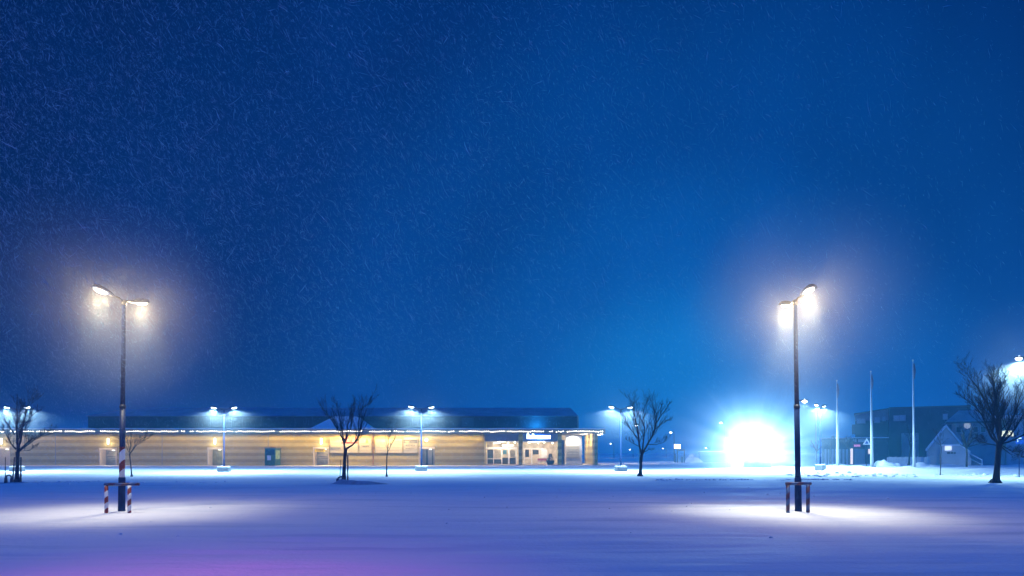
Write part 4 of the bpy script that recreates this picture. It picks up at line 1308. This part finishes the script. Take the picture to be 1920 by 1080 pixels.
stp = thing('outdoor_staircase', 'white outdoor staircase with a sloping handrail beside the annex', 'staircase', (0, 0, 0))
D6 = 75.0
m_ = MB()
for k in range(8):
    u = k / 7
    m_.box(WX(1821, D6), WX(1842, D6) - u * .6, D6 + k * .28, D6 + k * .28 + .3, -.2 if k == 0 else .12 + (k - 1) * .17, .12 + k * .17)
m_.build('steps', M['concrete'], stp)
for yy in (0, ):
    m_ = MB(); m_.tube([(WX(1804, D6), D6 + 2.3, 2.35), (WX(1840, D6), D6 - .1, .95), (WX(1840, D6), D6 - .1, -.1)], .07, 8); m_.tube([(WX(1815, D6), D6 + 1.6, 1.3), (WX(1840, D6), D6 - .1, .45)], .045, 6)
    m_.build('handrail', M['fence'], stp, smooth=True)
m_ = MB(); m_.box(WX(1819, D6), WX(1820.8, D6), D6, D6 + 2.4, -.2, 1.2); m_.build('side_wall', M['wall_light'], stp)

ho = thing('long_building', 'pale building with a long yellow lit window behind the big tree', 'building', (0, 0, 0))
D7 = 82.0
m_ = MB(); block(m_, 1870, 2010, 785, 870, D7 + 2, 10); m_.build('wall', M['wall_light'], ho)
m_ = MB(); m_.box(WX(1866, D7), WX(1905, D7), D7 + 1.8, D7 + 1.998, WZ(819, D7), WZ(806, D7)); wf = m_.build('window', M['wall_mid'], ho)
for k in range(4):
    a0 = 1867 + k * 9.5
    m_ = MB(); m_.box(WX(a0, D7), WX(a0 + 8.5, D7), D7 + 1.75, D7 + 1.797, WZ(817.5, D7), WZ(807, D7)); m_.build('pane', M['e_window'], wf)
m_ = MB(); m_.box(WX(1868, D7), WX(2012, D7), D7 + 1.5, D7 + 12.2, WZ(785, D7 + 2) + .003, WZ(785, D7 + 2) + .35); m_.build('roof_snow', M['snow_cap'], ho)
for px in (1846, 1900, 1930):
    m_ = MB(); m_.box(WX(px + 32, D7), WX(px + 44, D7), D7 + 1.93, D7 + 1.997, 0, 2.1); m_.build('garage_door', M['wall_mid'], ho)

def face(t, px, d, ang, sx):
    p = Vector((WX(px, d), d, 0))
    m = Matrix.Rotation(R(ang), 4, 'Z') @ Matrix.Diagonal((sx, 1, 1, 1))
    t.rotation_euler = (0, 0, R(ang)); t.scale = (sx, 1, 1)
    t.location = p - (m @ p)
face(ap, 1667, D1, -27, .88)
face(sf, 1600, D2, -25, .88)
face(hs, 1822, D3, -30, .86)
face(hg, 1771, D4, -30, .86)
face(an, 1790, D5, -30, .86)
face(stp, 1820, D6, -25, .88)
face(ho, 1890, D7, -28, .88)

# white board fence
D8 = 78.0
fc = thing('board_fence', 'white upright board fence in front of the dark apartment block', 'fence', (WX(1702, D8), D8, 0))
m_ = MB()
x = WX(1663, D8) - WX(1702, D8); xe = WX(1742, D8) - WX(1702, D8)
while x < xe:
    hgt = 1.25 + rng.uniform(-.05, .05)
    m_.box(x, x + .15, -.02, .02, -.2, hgt); x += .19
m_.build('boards', M['fence'], fc)
m_ = MB()
for z in (.35, 1.0): m_.box(WX(1663, D8) - WX(1702, D8), xe, .023, .07, z, z + .09)
m_.build('rails', M['fence'], fc)

# signs
sg2 = thing('warning_sign', 'triangular warning sign on a thin post beside a white flagpole', 'road sign', foot(1624.5, 74))
k = 74 / FPX
m_ = MB(); m_.tube([(0, 0, -.1), (0, 0, 2.9)], .035, 8); m_.build('post', M['pole'], sg2, smooth=True)
m_ = MB(); m_.prism([(-.42, 2.35), (.42, 2.35), (0, 3.1)], -.07, -.04); m_.build('plate', M['sign_white'], sg2)
m_ = MB()
m_.prism([(-.20, 2.45), (.20, 2.45), (0, 2.80)], -.085, -.072); m_.build('symbol', M['sign_blue'], sg2)
ps = thing('parking_sign', 'blue square sign on a thin post beside the big bare tree', 'road sign', foot(1911, 50))
zc = WZ(825.5, 50) - ps.location.z
m_ = MB(); m_.tube([(0, 0, -.1), (0, 0, zc + .3)], .03, 8); m_.build('post', M['pole'], ps, smooth=True)
m_ = MB(); m_.box(-.30, .30, -.06, -.035, zc - .28, zc + .28); m_.build('plate', M['sign_blue'], ps, bevel=.01)
m_ = MB(); m_.box(-.20, .12, -.072, -.062, zc + .10, zc + .19); m_.box(-.20, -.12, -.072, -.062, zc - .12, zc + .06)
m_.build('symbol', M['sign_white'], ps)

# lit roadside sign over a bus-shelter-like frame, blue container
rs = thing('roadside_sign', 'white lit box sign above a small open frame beyond the V shaped tree', 'sign', foot(1270, 118))
D9 = 118.0
m_ = MB(); m_.box(-.5, .5, -.15, .15, WZ(841, D9), WZ(833, D9)); m_.build('light_box', M['e_bright'], rs)
m_ = MB(); m_.box(-.06, .06, -.06, .06, -.2, WZ(841, D9) - .003); m_.build('post', M['dark_metal'], rs)
m_ = MB(); m_.box(.2, 1.3, -.1, .2, WZ(845, D9), WZ(842.5, D9)); m_.box(1.15, 1.3, -.1, .2, -.1, WZ(845, D9)); m_.box(.65, 1.0, -.1, .2, -.1, 1.0); m_.box(-.45, -.3, -.1, .2, -.1, 1.5)
m_.build('frame', M['dark_metal'], rs)
ct = thing('blue_container', 'blue steel container half lost in the white glare', 'container', foot(1334, 122), R(-8))
m_ = MB(); m_.box(-1.95, 3.2, 0, 2.4, -.1, 1.85); m_.build('body', M['container'], ct)
m_ = MB()
for k in range(17): m_.box(-1.85 + k * .3, -1.70 + k * .3, -.04, -.003, .05, 1.75)
m_.build('ribs', M['container'], ct)
m_ = MB(); m_.box(-1.95, 3.2, 0, 2.4, 1.853, 1.95); m_.build('roof_snow', M['snow_cap'], ct)

# ------------------------------------------------------------------ snow plough with its working lights on, facing the camera
DV = 76.0
vb = foot(1410, DV)
vp = thing('snow_plough', 'snow plough hidden behind its own glaring white working lights', 'snow plough', vb, R(5))
m_ = MB(); m_.box(-.95, .95, .5, 3.2, .75, 1.35); m_.box(-.9, .9, -.1, .5, .85, 1.5); m_.build('body', M['plough'], vp, bevel=.06)
m_ = MB(); m_.hull8([(-.85, .9, 1.355), (.85, .9, 1.355), (.85, 2.6, 1.355), (-.85, 2.6, 1.355)], [(-.72, 1.1, 2.75), (.72, 1.1, 2.75), (.75, 2.5, 2.75), (-.75, 2.5, 2.75)]); cbn = m_.build('cab', M['plough'], vp, bevel=.05)
m_ = MB(); m_.hull8([(-.72, .93, 1.6), (.72, .93, 1.6), (.72, .97, 1.6), (-.72, .97, 1.6)], [(-.63, 1.05, 2.6), (.63, 1.05, 2.6), (.63, 1.09, 2.6), (-.63, 1.09, 2.6)]); m_.build('windscreen', M['navy'], cbn)
for x in (-.95, .95):
    for y, r_ in ((.35, .5), (2.4, .62)):
        m_ = MB(); m_.tube([(x - .18, y, r_), (x + .18, y, r_)], r_, 18); wh = m_.build('wheel', M['tyre'], vp)
        m_ = MB(); m_.tube([(x - .19, y, r_), (x + .19, y, r_)], r_ * .5, 12); m_.build('rim', M['plough'], wh)
m_ = MB()
prof = [(-1.15 + .25 * math.sin(a * PI), .05 + .95 * a) for a in np.linspace(0, 1, 8)]
for i in range(7):
    (y0, z0), (y1, z1) = prof[i], prof[i + 1]
    m_.hull8([(-1.6, y0 - .5, z0), (1.6, y0 - .2, z0), (1.6, y0 - .16, z0), (-1.6, y0 - .46, z0)], [(-1.6, y1 - .5, z1), (1.6, y1 - .2, z1), (1.6, y1 - .16, z1), (-1.6, y1 - .46, z1)])
m_.box(-.3, .3, -1.1, -.1, .4, .6)
m_.build('plough_blade', M['fascia'], vp)
for x, z in ((-.65, 1.25), (.65, 1.25), (-.6, 2.9), (.6, 2.9)):
    m_ = MB(); m_.tube([(x, -.12 if z < 2 else 1.02, z), (x, .1 if z < 2 else 1.25, z)], [.15, .12], 12); hl = m_.build('headlight', M['dark_metal'], vp)
    m_ = MB(); m_.ball((x, -.13 if z < 2 else 1.01, z), .13, 12, 6, (1, .35, 1)); m_.build('lens', M['e_head'], hl, smooth=True)
    lamp('SPOT', 'headlight_beam', (x, -.30 if z < 2 else .80, z), VEHICLE_W / 4, VEHICLE_COL, vp, .14, 168, .5, (-.25, -1, -.05))

# ------------------------------------------------------------------ purple-ish spot added out of view behind the camera (its light falls on the snow at the bottom)
tint_l = lamp('SPOT', 'added_purple_spot', (-5.2, -1.2, 4.4), 11500, (1.0, 0.20, 0.66), None, 0.6, 74, 1.0, (.06, .68, -.75))

# ------------------------------------------------------------------ falling snow
def falling_snow(n=180000, seed=4):
    rs_ = np.random.default_rng(seed)
    y = 5.0 + 17.0 * rs_.beta(1.3, 1.2, n)
    # fewer flakes towards the lit right side
    fx = rs_.beta(1.0, 2.2, n) * 2 - 1
    x = fx * (y * .80 + .3)
    z = rs_.uniform(.25, 13.0, n)
    keep = (z < CAM_H + y * .72) & ((z > 3.2) | (y > 16)) & (z > 1.2)
    x, y, z = x[keep], y[keep], z[keep]
    n = len(x)
    P = np.stack([x, y, z], 1)
    ln = rs_.lognormal(math.log(.022), .7, n).clip(.004, .11)
    rad = rs_.uniform(.0006, .0014, n) * (1 + .9 * (rs_.random(n) < .06))
    th = np.where(rs_.random(n) < .68, rs_.normal(1.02, .30, n), rs_.normal(.9, 1.1, n))         # drift down and sideways
    D = np.stack([np.cos(th), rs_.normal(0, .3, n), -np.sin(th)], 1)
    D /= np.linalg.norm(D, axis=1, keepdims=True)
    Q = np.cross(D, rs_.normal(0, 1, (n, 3))); Q /= np.linalg.norm(Q, axis=1, keepdims=True)
    B = np.cross(D, Q)
    bend = (rs_.normal(0, .13, n) * ln)[:, None]
    V = np.zeros((n, 5, 3))
    V[:, 0] = P - D * ln[:, None]
    V[:, 4] = P + D * ln[:, None]
    for k in range(3):
        a = 2 * PI * k / 3
        V[:, 1 + k] = P + Q * bend + (Q * math.cos(a) + B * math.sin(a)) * rad[:, None]
    F0 = np.array([[0, 1, 2], [0, 2, 3], [0, 3, 1], [4, 2, 1], [4, 3, 2], [4, 1, 3]])
    F = (F0[None] + (np.arange(n) * 5)[:, None, None]).reshape(-1, 3)
    m = bpy.data.meshes.new('falling_snow')
    m.vertices.add(n * 5); m.vertices.foreach_set('co', V.astype(np.float32).ravel())
    m.loops.add(F.size); m.loops.foreach_set('vertex_index', F.astype(np.int32).ravel())
    m.polygons.add(len(F))
    m.polygons.foreach_set('loop_start', np.arange(0, F.size, 3, dtype=np.int32))
    m.polygons.foreach_set('loop_total', np.full(len(F), 3, dtype=np.int32))
    m.update(calc_edges=True)
    m.materials.append(M['flake'])
    o = bpy.data.objects.new('falling_snow', m)
    COL.objects.link(o)
    tag(o, 'snowflakes falling thickly through the night air', 'snowfall', kind='stuff')
falling_snow()

# ------------------------------------------------------------------ snow-filled air
hm = bpy.data.materials.new('haze')
hm.use_nodes = True
nt = hm.node_tree
nt.nodes.clear()
ho_ = nt.nodes.new('ShaderNodeOutputMaterial')
pv = nt.nodes.new('ShaderNodeVolumePrincipled')
pv.inputs['Color'].default_value = (0.14, 0.64, 1.0, 1)
pv.inputs['Density'].default_value = HAZE_DENSITY
pv.inputs['Anisotropy'].default_value = HAZE_G
nt.links.new(pv.outputs[0], ho_.inputs['Volume'])
hz_ = MB(); hz_.box(-640, 640, -60, 740, -2.0, 14.5)
o = hz_.build('haze', hm)
tag(o, kind='stuff')

# denser air added to build the glow round the lamps and plough
def glow_air_mat(name, density, g=0.2, color=(0.9, 0.95, 1.0), power=2.0, rays=False):
    m = bpy.data.materials.new(name); m.use_nodes = True
    t = m.node_tree; t.nodes.clear()
    a = t.nodes.new('ShaderNodeOutputMaterial'); b = t.nodes.new('ShaderNodeVolumePrincipled')
    b.inputs['Color'].default_value = (*color, 1)
    b.inputs['Anisotropy'].default_value = g
    tc = t.nodes.new('ShaderNodeTexCoord')
    ln = t.nodes.new('ShaderNodeVectorMath'); ln.operation = 'LENGTH'
    t.links.new(tc.outputs['Object'], ln.inputs[0])
    mr = t.nodes.new('ShaderNodeMapRange'); mr.inputs['From Min'].default_value = 0.0; mr.inputs['From Max'].default_value = 1.0
    mr.inputs['To Min'].default_value = 1.0; mr.inputs['To Max'].default_value = 0.0
    t.links.new(ln.outputs['Value'], mr.inputs[0])
    pw = t.nodes.new('ShaderNodeMath'); pw.operation = 'POWER'; pw.inputs[1].default_value = power
    t.links.new(mr.outputs[0], pw.inputs[0])
    ns = t.nodes.new('ShaderNodeTexNoise'); ns.inputs['Scale'].default_value = 2.6; ns.inputs['Detail'].default_value = 2
    if rays:     # glare starburst shaped as denser air running outwards in plumes
        nv = t.nodes.new('ShaderNodeVectorMath'); nv.operation = 'NORMALIZE'
        t.links.new(tc.outputs['Object'], nv.inputs[0])
        t.links.new(nv.outputs['Vector'], ns.inputs['Vector'])
        ns.inputs['Scale'].default_value = 8.0
    else:
        t.links.new(tc.outputs['Object'], ns.inputs['Vector'])
    m1 = t.nodes.new('ShaderNodeMapRange'); m1.inputs['From Min'].default_value = .38 if rays else .3; m1.inputs['From Max'].default_value = .64 if rays else .7
    m1.inputs['To Min'].default_value = (.10 if rays else .55) * density; m1.inputs['To Max'].default_value = (2.1 if rays else 1.45) * density
    t.links.new(ns.outputs['Fac'], m1.inputs[0])
    mu = t.nodes.new('ShaderNodeMath'); mu.operation = 'MULTIPLY'
    t.links.new(pw.outputs[0], mu.inputs[0]); t.links.new(m1.outputs[0], mu.inputs[1])
    t.links.new(mu.outputs[0], b.inputs['Density'])
    t.links.new(b.outputs[0], a.inputs['Volume'])
    return m
def add_glow_air(c, rx, ry, rz, m):
    mb = MB(); mb.ball((0, 0, 0), 1.0, 28, 18)
    o = mb.build('glow_air', m, None, smooth=True)
    o.location = c; o.scale = (rx, ry, rz)
    return tag(o, 'pocket of denser air added for the glow round lamps', 'blowing snow', kind='stuff')
sw1 = glow_air_mat('glow_air_lamp', LAMP_GLOW_AIR, power=1.3)
for hp, hq, hd, r_ in ((188, 552, 20.7, 3.8), (266, 575, 22.3, 3.6), (1517, 552, 20.4, 3.8), (1473, 579, 22.0, 3.6)):
    add_glow_air(W(hp, hq, hd) + Vector((0, 0, -.3)), r_, r_, r_, sw1)
sw2 = glow_air_mat('glow_air_plough', PLOUGH_GLOW_AIR, 0.1, power=2.6, rays=True)
add_glow_air(vb + Vector((0, -1.0, 2.0)), 15.0, 11.0, 11.0, sw2)

sw3 = glow_air_mat('glow_air_row', ROW_GLOW_AIR, 0.2)
for px in (32, 420, 790, 1164, 1538):
    b_ = foot(px, 64.0)
    add_glow_air(b_ + Vector((0, -.2, 5.4)), 5.0, 4.0, 4.2, sw3)
add_glow_air(W(1508, 756, 58), 2.4, 2.4, 2.4, sw3)
sw4 = glow_air_mat('glow_air_corner', 0.07, 0.2)
add_glow_air(W(1911, 676, 47), 5.0, 4.0, 5.0, sw4)
